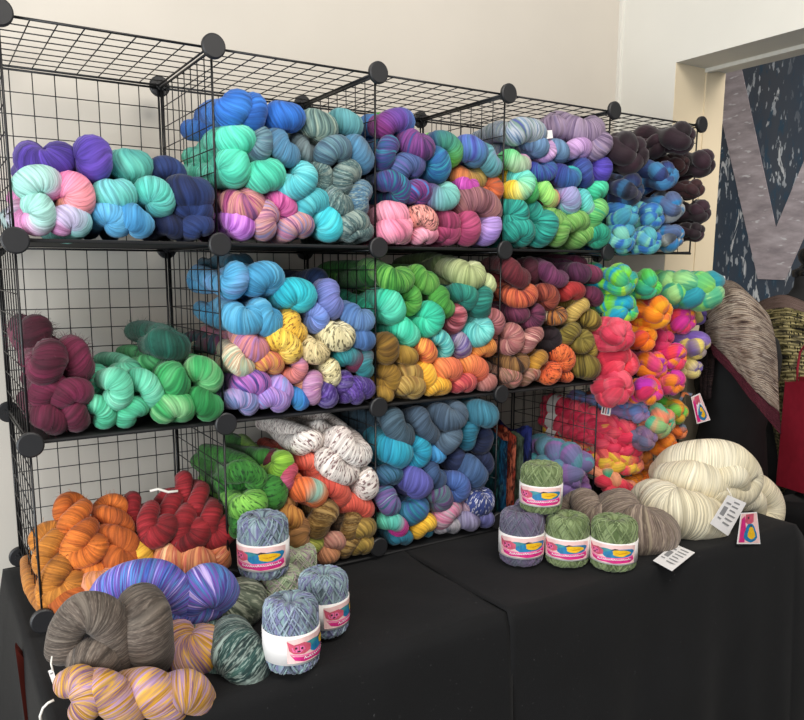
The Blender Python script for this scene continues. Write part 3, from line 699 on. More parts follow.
('third bottom-row cube', 2, 0, (340, 390, 4), '''
85 118 97 165 42 tsl | deep blue grey skein behind the left divider | y=.12
207 108 252 172 47 tsl | blue grey curled skein, top left
312 103 362 172 42 slate3 | blue grey bent skein, second from the top left
398 92 462 84 47 slate3 | dark blue grey skein, third along the top
543 75 577 86 51 tealsl | teal blue round skein, top right
442 178 408 213 45 slate3 | dark blue grey skein under the third one along the top
521 138 505 207 38 teal3 | teal upright skein beside the navy ones
572 178 560 217 40 navy3 | navy skein, upper one by the right post | y=.03
168 230 212 257 58 turq3 | turquoise big skein beside the left post
302 218 285 272 44 turq3 | turquoise skein right of the big turquoise one
358 245 382 256 38 blue3 | bright blue small skein
456 258 445 292 40 navy3 | navy skein in the middle | y=.03
572 268 580 312 38 navy3 | navy skein, lower one by the right post | y=.03
503 308 527 342 54 denim | denim blue round skein on the right
353 313 382 352 42 denim | denim blue skein under the bright blue small one
168 345 212 345 38 denimt | teal denim skein under the big turquoise one
273 348 307 377 54 peri3 | violet blue round skein in the middle
450 363 456 412 42 denv | violet denim skein left of the flecked one
180 418 202 457 42 pttl | purple and teal striped skein beside the left post
302 463 258 492 48 tealb | teal and blue curled skein under the violet blue one
370 408 392 452 40 gpur | dark green and purple skein in the middle
447 473 398 517 42 pkg | pinkish grey curled skein
500 423 490 462 32 pkg | small pinkish grey skein left of the flecked one
548 418 592 432 47 denw | blue skein flecked with white beside the fabric packets
488 525 517 537 38 glil | grey lilac skein under the flecked one
558 508 577 527 35 denl | dusky violet skein lowest at the right
183 523 232 557 36 aqmag | aqua green skein with magenta lobe
303 557 347 530 38 yel3 | bright yellow skein low in the middle
398 567 452 560 30 grey3 | grey skein lowest, right of the yellow one
213 600 262 600 28 teal3 | teal skein under the magenta lobed one
320 590 352 588 20 teal3 | small teal skein under the yellow one | y=.02
'''),
]
# wool tops seen end on: cx cy r n palette | words | options
TOPS = [
('fifth top-row cube', 4, 2, (590, 100, 5.3333), '''
215 285 102 5 plumblk | dark plum wool braid end, largest, at the left beside the post
365 240 70 4 plumblk | dark plum wool braid end between the two bigger top ones | y=.04
490 205 84 4 plumblk | dark plum wool braid end touching the top wire panel
478 345 58 4 brplum | brown plum wool braid end above the pale blue ones | y=.03
600 342 74 4 plumblk | dark plum wool braid end sticking out right of the corner post
558 478 50 4 brplum | brown plum wool braid end second down the right column
588 600 62 4 plumblk | dark plum wool braid end third down the right column
568 706 48 4 plumblk | dark plum wool braid end lowest of the right column
212 480 84 4 navw | navy wool braid end with white sheen under the largest plum one
392 405 82 4 navw2 | navy wool braid end with bright blue patches
190 605 74 4 aquaw | pale aqua blue wool braid end beside the post, upper one
332 622 68 5 aquaw | aqua and green wool braid end right of the upper pale one
445 572 76 5 greyblue | bright blue and grey wool braid end above the corner
180 735 76 5 aquaw | aqua blue wool braid end lowest beside the post
325 748 68 5 aquaw | aqua and blue wool braid end in the middle of the lowest row
440 735 68 5 greyblue | slate blue wool braid end at the right of the lowest row
'''),
('fifth middle-row cube', 4, 1, (590, 250, 5.3333), '''
172 168 88 5 greenw | lime green and blue wool braid end, topmost at the left
312 190 76 5 greenw2 | green wool braid end right of the lime and blue one
175 318 90 5 greenw | green and turquoise wool braid end above the pink ones
145 452 92 5 pinkw | pink wool braid end, highest of three pink ones
152 605 108 5 pinkr | hot pink wool braid end, biggest and middle of three
145 732 90 5 pinkw | pink wool braid end, lowest of three pink ones
362 335 80 4 orcrim | orange and crimson wool braid end right of the green one
286 470 72 3 orangew | plain orange wool braid end right of the highest pink one
500 372 74 5 magor | magenta and orange wool braid end under the long green braid
385 482 62 4 crim | crimson wool braid end in the middle | y=.03
462 572 70 5 magor | crimson and orange wool braid end in the third row down
350 618 76 5 magor2 | violet pink wool braid end with orange patch beside hot pink one
565 512 74 3 viow | violet and yellow wool braid end at the right edge, upper
545 632 50 3 viow2 | violet and yellow wool braid end at the right edge, lower
578 355 46 3 viow2 | violet wool braid end behind the magenta one at the right | y=.05
320 752 72 5 magor | orange and magenta wool braid end beside lowest pink one
440 712 66 5 magor2 | magenta and orange wool braid end lowest at the right
'''),
('fifth bottom-row cube', 4, 0, (590, 340, 5.3333), '''
372 435 84 5 multiw | pale green and salmon wool braid end at the top middle
262 385 58 4 bluemv | blue and mauve wool braid end at the top left | y=.02
460 382 64 4 grorw | leaf green and orange wool braid end at the top right
305 530 56 4 mvgrw | mauve grey wool braid end right of the red braids
410 555 62 4 orw2 | orange wool braid end above the cream skein
482 488 40 4 orsl | small orange and slate wool braid end at the right
292 640 48 4 brorw | brown orange wool braid end low behind the red braids | y=.03
'''),
]
# ------------------------------------------------------------------ build from the lists
P, D = .365, .362
LV = [0., .3637, .7251, 1.095]
YM = {}
def ymat(k):
    if k not in YM: YM[k] = yarn_mat('yarn ' + k, PAL[k][0], PAL[k][1].split())
    return YM[k]
WM = {}
def wmat(k):
    if k not in WM: WM[k] = wool_mat('wool ' + k, WOOL[k].split())
    return WM[k]
def opts(s):
    d = {}
    for q in s.split():
        a, b = q.split('='); d[a] = float(b)
    return d
BD = .0045                                    # shelf board thickness
def build_cells():
    rng = random.Random(3)
    for where, ci, li, (ox, oy, sc), rows in CELLS:
        zlo, zhi = LV[li] + BD + .002, LV[li + 1] - .006
        for row in rows.strip().splitlines():
            q = [z.strip() for z in row.split('|')]; f = q[0].split(); o = opts(q[2]) if len(q) > 2 else {}
            y = o.get('y', 0.) + .012 + rng.uniform(-.008, .008)
            A = at(ox + float(f[0]) / sc, oy + float(f[1]) / sc, Y=y); B = at(ox + float(f[2]) / sc, oy + float(f[3]) / sc, Y=y)
            m = (A + B) / 2; h = (B - A) / 2; r = float(f[4]) / sc * mpp(m) * .99
            # the obliquely seen lobe is round: nothing to stretch; keep inside its cube
            ext = abs(h.z) + r * 1.12
            if m.z - ext < zlo: m.z = zlo + ext
            if m.z + ext > zhi: m.z = max(zhi - ext, (zlo + zhi) / 2)
            x0, x1 = ci * P + .004, (ci + 1) * P - .004; ex = abs(h.x) + r
            if m.x - ex < x0: m.x = x0 + ex
            if m.x + ex > x1: m.x = max(x1 - ex, (x0 + x1) / 2)
            L = min(.27, D - .03 - y) * rng.uniform(.93, 1.) - r * .6
            tw = rng.choice((-1, 1)) * rng.uniform(2.4, 3.6)
            R = h.length
            if R < r * .35: h = h.normalized() * r * .35
            bow = o.get('bow', rng.choice((-1, 1)) * r * .5 if R > r * .6 else 0)
            if m.z - ext < zlo + .04 and bow * -h.x < 0: bow = -bow
            if m.z + ext > zhi - .02 and bow * -h.x > 0: bow = -bow
            ob = hank('yarn_skein', m, V((rng.uniform(-.02, .02), 1, rng.uniform(-.01, .02))), h, r, L, tw, ymat(f[5]), bow=bow, fuzz=int(o.get('fz', 0) * 2.2), rb=min(max(h.length * .6, r * .5), r * .66))
            tag(ob, q[1] + ', ' + where, 'yarn skein', 'yarn skeins in the ' + where)
def build_tops():
    rng = random.Random(5)
    for where, ci, li, (ox, oy, sc), rows in TOPS:
        for row in rows.strip().splitlines():
            q = [z.strip() for z in row.split('|')]; f = q[0].split(); o = opts(q[2]) if len(q) > 2 else {}
            y = o.get('y', 0.) - .03 + rng.uniform(-.02, .01)
            c = at(ox + float(f[0]) / sc, oy + float(f[1]) / sc, Y=y); rt = float(f[2]) / sc * mpp(c) * 1.12
            L = (D - .04 - y) * .8
            if li and c.z - LV[li] < rt * .75: c = c + ray(ox + float(f[0]) / sc, oy + float(f[1]) / sc) * -.03; L = .055
            ob = roving('wool_braid', c, rt, L, wmat(f[4]), axis=V((rng.uniform(-.06, .03), 1, rng.uniform(-.03, .03))), n=int(f[3]))
            tag(ob, q[1] + ', ' + where, 'wool braid', 'wool braids in the ' + where)
            TOPOBJ[q[1]] = ob
TOPOBJ = {}
build_cells(); build_tops()

# ------------------------------------------------------------------ wire cube shelving
black = plain('black coated wire', '#121214', .42, .1)
plastic = plain('black plastic', '#1c1c1e', .5, .1)
boardm = plain('black shelf board', '#101012', .7, .15)
shelving = empty('wire_cube_shelving', (0, 0, 0))
tag(shelving, 'black wire grid cube shelving of five columns and three rows filled with yarn', 'shelving')
def wire_panel(org, eu, ev, w, h):
    """square wire grid panel: frame and eight by eight meshes"""
    b = MB(); org, eu, ev = V(org), V(eu), V(ev); g = .005
    def pt(a, c): return org + eu * a + ev * c
    a0, a1, c0, c1 = g, w - g, g, h - g
    for p, q in ((pt(a0, c0), pt(a1, c0)), (pt(a0, c1), pt(a1, c1)), (pt(a0, c0), pt(a0, c1)), (pt(a1, c0), pt(a1, c1))): b.bar(p, q, .0024)
    for k in range(1, 8):
        t = k / 8
        b.bar(pt(a0 + (a1 - a0) * t, c0), pt(a0 + (a1 - a0) * t, c1), .0012, 5); b.bar(pt(a0, c0 + (c1 - c0) * t), pt(a1, c0 + (c1 - c0) * t), .0012, 5)
    return b.build('wire_panel', black, shelving, True)
for i in range(5):
    wire_panel((i * P, 0, LV[3]), (1, 0, 0), (0, 1, 0), P, D)
    for j in range(3): wire_panel((i * P, D, LV[j]), (1, 0, 0), (0, 0, 1), P, LV[j + 1] - LV[j])
    for j in range(3):
        b = MB(); b.box((i * P + .004, .002, LV[j] + .0), (i * P + P - .004, D - .004, LV[j] + BD))
        b.bar((i * P + .004, .0, LV[j] + .001), (i * P + P - .004, .0, LV[j] + .001), .0034); b.bar((i * P + .004, D - .004, LV[j] + .001), (i * P + P - .004, D - .004, LV[j] + .001), .003)
        b.build('shelf_panel', boardm, shelving)
for i in range(6):
    for j in range(3):
        if i == 5 and j == 1: continue
        wire_panel((i * P, 0, LV[j]), (0, 1, 0), (0, 0, 1), D, LV[j + 1] - LV[j])
def connector(x, y, z, s):
    b = MB()
    prof = [(.0001, -.006), (.0205, -.006), (.0232, -.004), (.0232, .003), (.0205, .005), (.0001, .005)]
    b.lathe(prof, (x, y, z), 'y', 28)
    for k in range(8):                       # the slots that grip the wires
        a = PI / 4 * k + PI / 8; dx, dz = math.cos(a), math.sin(a)
        b.bar((x + dx * .008, y + s * .004, z + dz * .008), (x + dx * .008, y + s * .014, z + dz * .008), .0035, 6)
    b.lathe([(.0001, 0), (.006, 0), (.006, .016), (.0001, .016)] if s > 0 else [(.0001, -.016), (.006, -.016), (.006, 0), (.0001, 0)], (x, y, z), 'y', 12)
    return b.build('connector', plastic, shelving)
for i in range(6):
    for j in range(4):
        zz = LV[j] + (.027 if j == 0 else 0)
        if (i, j) not in ((5, 0), (5, 1), (5, 2), (4, 0), (4, 1)): connector(i * P, -.008, zz, 1)
        connector(i * P, D + .008, zz, -1)

# ------------------------------------------------------------------ the room
FLZ = -.74
def wallm(name, hexc):
    t = NT(name); tc = t.n('ShaderNodeTexCoord'); n = t.noise(tc.outputs['Object'], 3., 4); n2 = t.noise(tc.outputs['Object'], 90., 3)
    t.bump(n2, .08, .002)
    return t.fin(t.scale(lin(hexc)[:3], t.mr(n, .3, .7, .96, 1.03)), .75)
wm = wallm('painted wall', '#c9c2b7'); wm2 = wallm('painted wall right', '#d8d6ce'); wrev = wallm('cream reveal paint', '#dccdb0')
WX, WY, OY, WT = 1.97, .445, .21, .255        # right wall plane, back wall plane, opening edge, wall thickness
HZ = 1.333                                   # opening height
def quadbox(name, lo, hi, m, kind='structure'):
    b = MB(); b.box(lo, hi); o = b.build(name, m); o['kind'] = kind; return o
quadbox('wall_back', (-2.2, WY, FLZ), (WX, WY + .08, 2.0), wm)
quadbox('wall_right', (WX, OY, FLZ), (WX + WT, WY + .08, 2.0), wm2)
quadbox('wall_right_header', (WX, -2.2, HZ), (WX + WT, OY, 2.0), wm2)
quadbox('trim_1', (WX + .001, OY - .002, FLZ), (WX + WT, OY + .001, HZ), wrev)
quadbox('trim_2', (WX + .145, -2.2, HZ - .012), (WX + .165, OY - .002, HZ + .001), wm2)
quadbox('trim_3', (WX + .15, OY - .006, FLZ), (WX + .158, OY - .001, HZ - .012), wrev)
quadbox('trim_4', (WX - .012, WY - .012, FLZ), (WX, WY, 2.0), wm2)
t = NT('grey carpet'); tc = t.n('ShaderNodeTexCoord'); n = t.noise(tc.outputs['Object'], 220., 3); n2 = t.noise(tc.outputs['Object'], 14., 3)
t.bump(n, .6, .004); cm = t.fin(t.scale(t.ramp(n, ['1e1b1b', '3a3634', '575250']), t.mr(n2, .3, .7, .85, 1.1)), .95)
quadbox('floor', (-2.2, -3.2, FLZ - .05), (4.2, 1.2, FLZ), cm)

# painted canvas seen through the opening
BX = 3.0
t = NT('splattered dark canvas'); tc = t.n('ShaderNodeTexCoord'); mp = t.n('ShaderNodeMapping'); t.t.links.new(tc.outputs['Object'], mp.inputs[0])
mp.inputs['Rotation'].default_value = (math.radians(38), 0, 0); mp.inputs['Scale'].default_value = (1, 3.2, 1.0)
ob_ = mp.outputs[0]
base = t.ramp(t.noise(ob_, 1.3, 4), ['22303e', '38485a', '505660', '605c60'])
blue_ = t.noise(ob_, 9., 5, .65); c = t.mix(t.mr(blue_, .54, .68, 0, .75), base, lin('27546e'))
wh = t.noise(ob_, 16., 3, .5); big = t.noise(ob_, 2.6, 2); wh2 = t.noise(ob_, 5., 4, .55, 1.)
c = t.mix(t.math('MULTIPLY', t.mr(wh, .585, .62, 0, .9), t.mr(big, .4, .56, .15, 1)), c, lin('d0d6dc'))
c = t.mix(t.mr(wh2, .63, .65, 0, .95), c, lin('dfe2e4'))
canm = t.fin(c, .6)
t = NT('grey lilac brushed letter paint'); tc = t.n('ShaderNodeTexCoord'); mp = t.n('ShaderNodeMapping'); t.t.links.new(tc.outputs['Object'], mp.inputs[0])
mp.inputs['Rotation'].default_value = (math.radians(40), 0, 0); mp.inputs['Scale'].default_value = (1, 1.5, 5)
st = t.noise(mp.outputs[0], 5., 5, .6); c = t.ramp(t.mr(st, .3, .7, 0, 1), ['9a9094', 'b8acb0', 'd0c6ca'])
wh = t.noise(mp.outputs[0], 11., 2, .5); c = t.mix(t.mr(wh, .64, .7, 0, .9), c, lin('e6e4e6')); letm = t.fin(c, .6)
ban = empty('painted_canvas', (BX, .3, .6)); tag(ban, 'dark blue splattered canvas with a big pale letter, seen through the opening', 'painting')
b = MB(); b.box((BX, -1.9, -.7), (BX + .03, .95, 1.9)); child(b.build('canvas', canm), ban)
def flat(name, pts, th, m, parent=None):
    """thin slab from a planar outline at x=const"""
    b = MB(); n = len(pts); q = [V(p) for p in pts]; k = [p + V((th, 0, 0)) for p in q]
    b.add(q + k, [tuple(range(n)), tuple(range(2*n-1, n-1, -1))] + [(i, n + i, n + (i+1) % n, (i+1) % n) for i in range(n)])
    o = b.build(name, m); 
    if parent: child(o, parent)
    return o
vp = [(699, 20), (731, 20), (775.8, 227.7), (863, 20), (900, 20), (785, 280), (757.7, 279)]
lt = flat('painted_letter', [at(x, y, X=BX - .004) for x, y in vp], .003, letm, ban); lt['label'] = 'big pale grey letter V with white splatter'
quadbox('wall_far', (BX + .04, -2.2, FLZ), (BX + .1, 1.2, 2.0), wm)
quadbox('wall_passage', (WX + WT, 1.1, FLZ), (BX + .04, 1.2, 2.0), wm)

# ------------------------------------------------------------------ tables and cloths
def cloth_mat():
    t = NT('black cotton tablecloth'); tc = t.n('ShaderNodeTexCoord'); n = t.noise(tc.outputs['Object'], 5., 4); w = t.noise(tc.outputs['Object'], 600., 2); lint = t.noise(tc.outputs['Object'], 140., 2)
    t.bump(t.math('ADD', t.math('MULTIPLY', w, .4), t.math('MULTIPLY', n, 3.)), .35, .004)
    c = t.scale(t.ramp(n, ['0e0e0f', '131314', '18181a']), 1.0)
    c = t.mix(t.mr(lint, .72, .78, 0, .12), c, lin('9a9a9a'))
    return t.fin(c, .8, Sheen_Weight=.04, Specular_IOR_Level=.18)
clm = cloth_mat()
XR, XL, YF, YB, XS = 1.82, -.035, -.385, .40, .803
def cloth(name, x0, x1, left, right, seed):
    """table top sheet with a draped skirt on the front and on one end"""
    rg = np.random.RandomState(seed); vs, fs = [], []
    nx, ny = 60, 44
    ph = rg.rand(6) * 6.28
    def wr(x, y): return .0016 * math.sin(9 * x + 14 * y + ph[0]) + .0014 * math.sin(21 * x - 8 * y + ph[1]) + .001 * math.sin(33 * x + 27 * y + ph[2])
    for j in range(ny + 1):
        for i in range(nx + 1):
            x = x0 + (x1 - x0) * i / nx; y = YF + (YB - YF) * j / ny
            vs.append((x, y, -.004 + wr(x, y)))
    for j in range(ny):
        for i in range(nx): a = j * (nx + 1) + i; fs.append((a, a + 1, a + nx + 2, a + nx + 1))
    # skirt: perimeter path
    per = []
    if left: per += [(x0, YB - (YB - YF) * k / 44, -1, 0) for k in range(44)] + [(x0, YF, -.7, -.7)] * 5
    per += [(x0 + (x1 - x0) * k / 60, YF, 0, -1) for k in range(1 if left else 0, 60 if right else 61)]
    if right: per += [(x1, YF, .7, -.7)] * 5 + [(x1, YF + (YB - YF) * k / 44, 1, 0) for k in range(1, 45)]
    nz = 26; b0 = len(vs); m = len(per)
    Ls = 0
    for k, (x, y, dx, dy) in enumerate(per):
        if k: Ls += math.hypot(x - per[k-1][0], y - per[k-1][1])
        corner = abs(dx) > .5 and abs(dy) > .5
        for q in range(nz + 1):
            t = q / nz; drop = FLZ + .02; z = wr(x, y) - .004 + (drop) * t
            rnd = .014 * (1 - math.exp(-t * 30))
            f = .5 + .5 * math.sin(Ls * 17 + ph[3] + .8 * math.sin(Ls * 7 + ph[4])); f2 = .5 + .5 * math.sin(Ls * 38 + ph[5])
            out = rnd + t * (.028 * f + .010 * f2) + t * .012
            if dx == -1: out = .006 * min(1, t * 8) + t * (.09 * min(1, max(0, (y - .08) / .2)) + .006 * f)
            if corner and dx < 0: out *= .2
            elif corner: out += .10 * math.sin(min(1, t * 1.4) * PI / 2)
            near = 0
            vs.append((x + dx * out, y + dy * out, z))
    for k in range(m - 1):
        for q in range(nz):
            a = b0 + k * (nz + 1) + q; fs.append((a, a + 1, a + nz + 2, a + nz + 1))
    o = link_mesh(name, vs, fs, clm, None, True); bm = bmesh.new(); bm.from_mesh(o.data); bmesh.ops.remove_doubles(bm, verts=bm.verts, dist=2e-5); bmesh.ops.recalc_face_normals(bm, faces=bm.faces); bm.to_mesh(o.data); bm.free(); m_ = o.modifiers.new('thickness', 'SOLIDIFY'); m_.thickness = .002; m_.offset = -1; return o
o = cloth('tablecloth', XL, XS + .004, True, False, 4); tag(o, 'black tablecloth on the nearer left table, under the big grey brown skein', 'tablecloth', 'black tablecloths')
o = cloth('tablecloth', XS, XR, False, True, 11); o.location.z = .0025; o.location.y = -.004; tag(o, 'black tablecloth on the right table, under the green cakes and cream skeins', 'tablecloth', 'black tablecloths')
# a wooden board leaning against the left end of the table
wood = NT('dark red stained wood'); tc = wood.n('ShaderNodeTexCoord'); mp = wood.n('ShaderNodeMapping'); wood.t.links.new(tc.outputs['Object'], mp.inputs[0]); mp.inputs['Scale'].default_value = (30, 30, 3)
wn = wood.noise(mp.outputs[0], 1., 4); woodm = wood.fin(wood.ramp(wn, ['3a120e', '5c221a', '6e2c22']), .45)
bz = [at(15, 647, Y=.0), at(26, 661, Y=.0), at(41, 722, Y=-.05), at(25, 722, Y=-.05)]
for i, j in ((3, 0), (2, 1)):
    d = bz[i] - bz[j]; bz[i] = bz[j] + d * ((FLZ + .002 - bz[j].z) / d.z)
kk = [p + V((.003, .02, 0)) for p in bz]
b = MB(); b.add(bz + kk, [(3, 2, 1, 0), (4, 5, 6, 7)] + [(i, (i+1) % 4, 4 + (i+1) % 4, 4 + i) for i in range(4)])
o = b.build('wooden_board', woodm); tag(o, 'dark red wooden board standing against the left table end', 'board')

# ------------------------------------------------------------------ yarn cakes with printed paper labels
def cake_mat(name, cols):
    t = NT(name); u, v = t.uv(); r = t.rnd()
    n = t.noise(t.xyz(t.math('MULTIPLY', u, 9.), t.math('MULTIPLY', r, 40.), 0.), 1, 2)
    pl = t.noise(t.xyz(t.math('MULTIPLY', u, 700.), t.math('MULTIPLY', v, 3.), 0.), 1, 2)
    c = t.scale(t.ramp(t.mr(n, .3, .7, 0, 1), cols), t.mr(pl, .3, .7, .8, 1.12)); t.bump(pl, .5, .001)
    return t.fin(c, .75, Sheen_Weight=.2, Specular_IOR_Level=.25)
paper = plain('white label paper', '#e9e5e2', .55, .02)
pinkp = plain('pale pink label print', '#eec6c2', .55, .08, 60)
magp = plain('magenta label print', '#d0287c', .5, .15, 90); magp2 = plain('light pink label print', '#e870a4', .5, .15, 90)
bluep = plain('blue label print', '#1c78a8', .5, .25, 90); tealp = plain('teal label print', '#3c8c94', .5, .2, 90)
yelp = plain('yellow label print', '#eab81c', .5, .15, 90); foxp = plain('rose label print', '#c8546c', .5, .2, 90); darkp = plain('dark label print', '#3a2830', .5, .1)
paper2 = plain('label paper panel', '#e4e0dd', .55, .02); greyp = plain('grey label print', '#8a8a8c', .55, .05); whitep = plain('white label lettering', '#f4ecf0', .5, .02); tealw = plain('turquoise', '#38a0a8', .5)
def blob(cx, cy, rx, ry, n=22, rot=0, wob=.0, ph=0):
    o = []
    for k in range(n):
        a = 2*PI*k/n; q = 1 + wob*math.sin(3*a + ph) + wob*.6*math.sin(5*a + 2*ph); x, y = rx*q*math.cos(a), ry*q*math.sin(a)
        o.append((cx + x*math.cos(rot) - y*math.sin(rot), cy + x*math.sin(rot) + y*math.cos(rot)))
    return o
# the label's picture in units of its height (x to the right, y up, 0..1): rose pointed head, blue ring, yellow middle, magenta sweep with script
ART = [
 ('pinkfield', pinkp, [(-.95, .06), (.95, .04), (.98, .9), (.5, .98), (-.5, .95), (-.97, .9)]),
 ('tealcloud', tealp, blob(-.22, .62, .34, .17, wob=.12)),
 ('bluering', bluep, blob(.3, .5, .6, .27, rot=.16, wob=.06)),
 ('magentasweep', magp, [(-.9, .42), (-.8, .3), (-.55, .26), (-.2, .24), (.2, .27), (.55, .32), (.86, .42), (.9, .22), (.72, .1), (.4, .08), (.1, .05), (-.2, .1), (-.5, .08), (-.75, .16)]),
 ('pinksweep', magp2, [(-.88, .40), (-.6, .33), (-.2, .31), (.2, .34), (.6, .38), (.82, .45), (.82, .38), (.4, .29), (0, .25), (-.4, .26), (-.75, .31)]),
 ('head', foxp, [(-.96, .86), (-.78, .72), (-.5, .78), (-.3, .66), (-.3, .46), (-.5, .36), (-.78, .4), (-.9, .52)]),
 ('headlight', magp2, [(-.84, .62), (-.7, .68), (-.52, .66), (-.46, .52), (-.62, .42), (-.8, .48)]),
 ('eye', darkp, blob(-.72, .6, .035, .045, 8)), ('eye2', darkp, blob(-.56, .58, .035, .045, 8)), ('nose', darkp, blob(-.65, .48, .05, .03, 8)),
 ('yellow', yelp, blob(.36, .58, .34, .16, wob=.1, ph=1)), ('yellowfold', plain('ochre label print', '#c88a18', .5, .1), [(.1, .6), (.3, .52), (.55, .56), (.62, .62), (.5, .6), (.3, .57)]),
 ('darkcurl', darkp, [(-.05, .72), (.12, .8), (.3, .76), (.12, .72)]),
]
# short strokes of unreadable script across the magenta sweep
rg = random.Random(2)
SCR = []
x = -.52
while x < .72:
    y = .17 + .06 * math.sin(x * 1.2 + .4) + .02; w = rg.uniform(.05, .09); hh = rg.uniform(.05, .09)
    SCR.append([(x, y), (x + w * .35, y + hh), (x + w * .55, y + hh), (x + w, y + .01), (x + w * .8, y - .01), (x + w * .45, y + hh * .6), (x + w * .15, y - .012)]); x += w
def cake(name, base, rad, hgt, mat, label, face, lab=(.2, .62), tilt=None, seed=0, group=None, art_mirror=1, artshift=0., arts=1.35, plainband=False, withlabel=True):
    root = empty(name, base); tag(root, label, 'yarn cake', group)
    rg = random.Random(seed)
    # rounded winding body
    rr = rad * .955; e = .22 * hgt
    prof = [(.0001, .012)]
    for k in range(9): a = -PI/2 + PI/2*k/8; prof.append((rr - e*.8 + e*.8*math.cos(a), e*.55 + e*.55*math.sin(a)))
    prof.append((rr * 1.015, hgt * .5))
    for k in range(9): a = PI/2*k/8; prof.append((rr - e*.8 + e*.8*math.cos(a), hgt - e*.6 + e*.6*math.sin(a)))
    prof += [(rr * .3, hgt - .001), (rr * .2, hgt - .006), (rr * .13, hgt - .025), (.0001, hgt - .03)]
    b = MB(); b.lathe(prof, n=36); core = b.build('wound_core', mat, root, True)
    # the wound strand itself: crosses the side on the slant, back and forth
    pl = prof[1:-3]; L = [0]
    for p, q in zip(pl, pl[1:]): L.append(L[-1] + math.hypot(q[0]-p[0], q[1]-p[1]))
    def on(s):
        s = min(max(s, 0), L[-1])
        for k in range(len(L)-1):
            if s <= L[k+1]: t_ = (s - L[k]) / (L[k+1]-L[k] + 1e-9); return pl[k][0] + (pl[k+1][0]-pl[k][0])*t_, pl[k][1] + (pl[k+1][1]-pl[k][1])*t_
        return pl[-1]
    b = MB(); pts = []; ang = rg.uniform(0, 6); laps = 64; m = 15
    for w in range(laps):
        s0, s1 = (L[3] * rg.uniform(.2, 1.), L[-1] * rg.uniform(.86, 1.)); 
        if w % 2: s0, s1 = s1, s0
        turn = rg.uniform(1.5, 2.0)
        for k in range(m):
            t_ = k / m; s = s0 + (s1 - s0) * t_; r_, z_ = on(s); a = ang + turn * t_; off = .0012 + rg.uniform(-.0004, .0004)
            pts.append((math.cos(a) * (r_ + off), math.sin(a) * (r_ + off), max(z_, .0022)+ (off if s > L[-1]*.8 else 0)))
        ang += turn + .045
    b.tube(pts, .0017, 5); b.build('wound_strand', mat, root, True)
    if withlabel:
        z0, z1 = lab[0] * hgt, lab[1] * hgt; Rl = rad * 1.0 + .0022
        b = MB(); b.lathe([(Rl - .002, z0), (Rl, z0), (Rl, z1), (Rl - .002, z1)], n=64); lb = b.build('paper_label', paper, root, True); lb['label'] = 'white paper band with a pink and blue picture'
        fa = math.atan2(face.y, face.x); H = z1 - z0
        b = MB(); ms = []
        def put(poly, mt, lift):
            if mt not in ms: ms.append(mt)
            b.cur = ms.index(mt)
            # triangulated over the curve: fan with subdivided edges
            P2 = []
            for i in range(len(poly)):
                p, q = poly[i], poly[(i+1) % len(poly)]; nseg = max(1, int(abs(q[0]-p[0]) / .12))
                for k in range(nseg): P2.append((p[0] + (q[0]-p[0])*k/nseg, p[1] + (q[1]-p[1])*k/nseg))
            from mathutils.geometry import tessellate_polygon
            # cut into vertical strips so the print follows the round label
            xs = [p[0] for p in P2]; xa = min(xs); 
            NS = max(1, int((max(xs) - xa) / .1)); 
            for k in range(NS):
                l, r2 = xa + (max(xs)-xa)*k/NS, xa + (max(xs)-xa)*(k+1)/NS
                cl = clip(clip(poly, l, 1), r2, -1)
                if len(cl) < 3: continue
                vs = []
                for px, py in cl:
                    a = fa + (px * art_mirror * arts + artshift) * H * .92 / Rl
                    vs.append((math.cos(a) * (Rl + lift), math.sin(a) * (Rl + lift), z0 + H * (.5 + (py - .5) * .96)))
                tris = tessellate_polygon([[V((p[0], p[1], 0)) for p in cl]])
                fs = []
                for tr in tris:
                    A_, B_, C_ = (V(vs[i]) for i in tr); nn = (B_ - A_).cross(C_ - A_); ctr = (A_ + B_ + C_) / 3
                    fs.append(tr if nn.dot(V((ctr.x, ctr.y, 0))) > 0 else tr[::-1])
                b.add(vs, fs)
        for i, (nm, mt, poly) in enumerate(ART): put(poly, mt, .0003 + .00008 * i)
        for s_ in SCR: put(s_, whitep, .0017)
        b.build('label_print', None, lb, False, ms); b = MB(); ms = []
        # barcode and lines of small print to the right of the picture
        for k in range(9): put([(1.32 + k*.035, .66), (1.345 + k*.035, .66), (1.345 + k*.035, .86), (1.32 + k*.035, .86)], greyp, .0004)
        put([(1.3, .1), (1.7, .1), (1.7, .9), (1.3, .9)], paper2, .0002)
        for k in range(7): put([(1.32, .14 + k*.07), (1.32 + rg.uniform(.2, .36), .14 + k*.07), (1.62, .165 + k*.07), (1.32, .165 + k*.07)], greyp, .0004)
        b.build('barcode_print', None, lb, False, ms)
    if tilt: root.rotation_euler = tilt
    return root
def clip(poly, x, sgn):
    """keep the side of the outline right (sgn 1) or left (-1) of x"""
    out = []
    for i in range(len(poly)):
        p, q = poly[i], poly[(i+1) % len(poly)]; a, c = (p[0]-x)*sgn >= 0, (q[0]-x)*sgn >= 0
        if a: out.append(p)
        if a != c: t_ = (x-p[0])/(q[0]-p[0]); out.append((x, p[1] + (q[1]-p[1])*t_))
    return out
cgreen = cake_mat('moss green cake yarn', ['4c5c38', '66764a', '8a9a6c', '56683e']); cpur = cake_mat('dusk purple cake yarn', ['4a4458', '6a5c78', '5c6070', '8c8094'])
cblue = cake_mat('grey blue cake yarn', ['3c4c58', '6c7488', '88a4a4', '6c6894', '9cb0b8', '485860']); cpale = cake_mat('pale green cake yarn', ['8c9c84', 'b4c49c', 'a08c94', 'a4b890', '7c8878'])
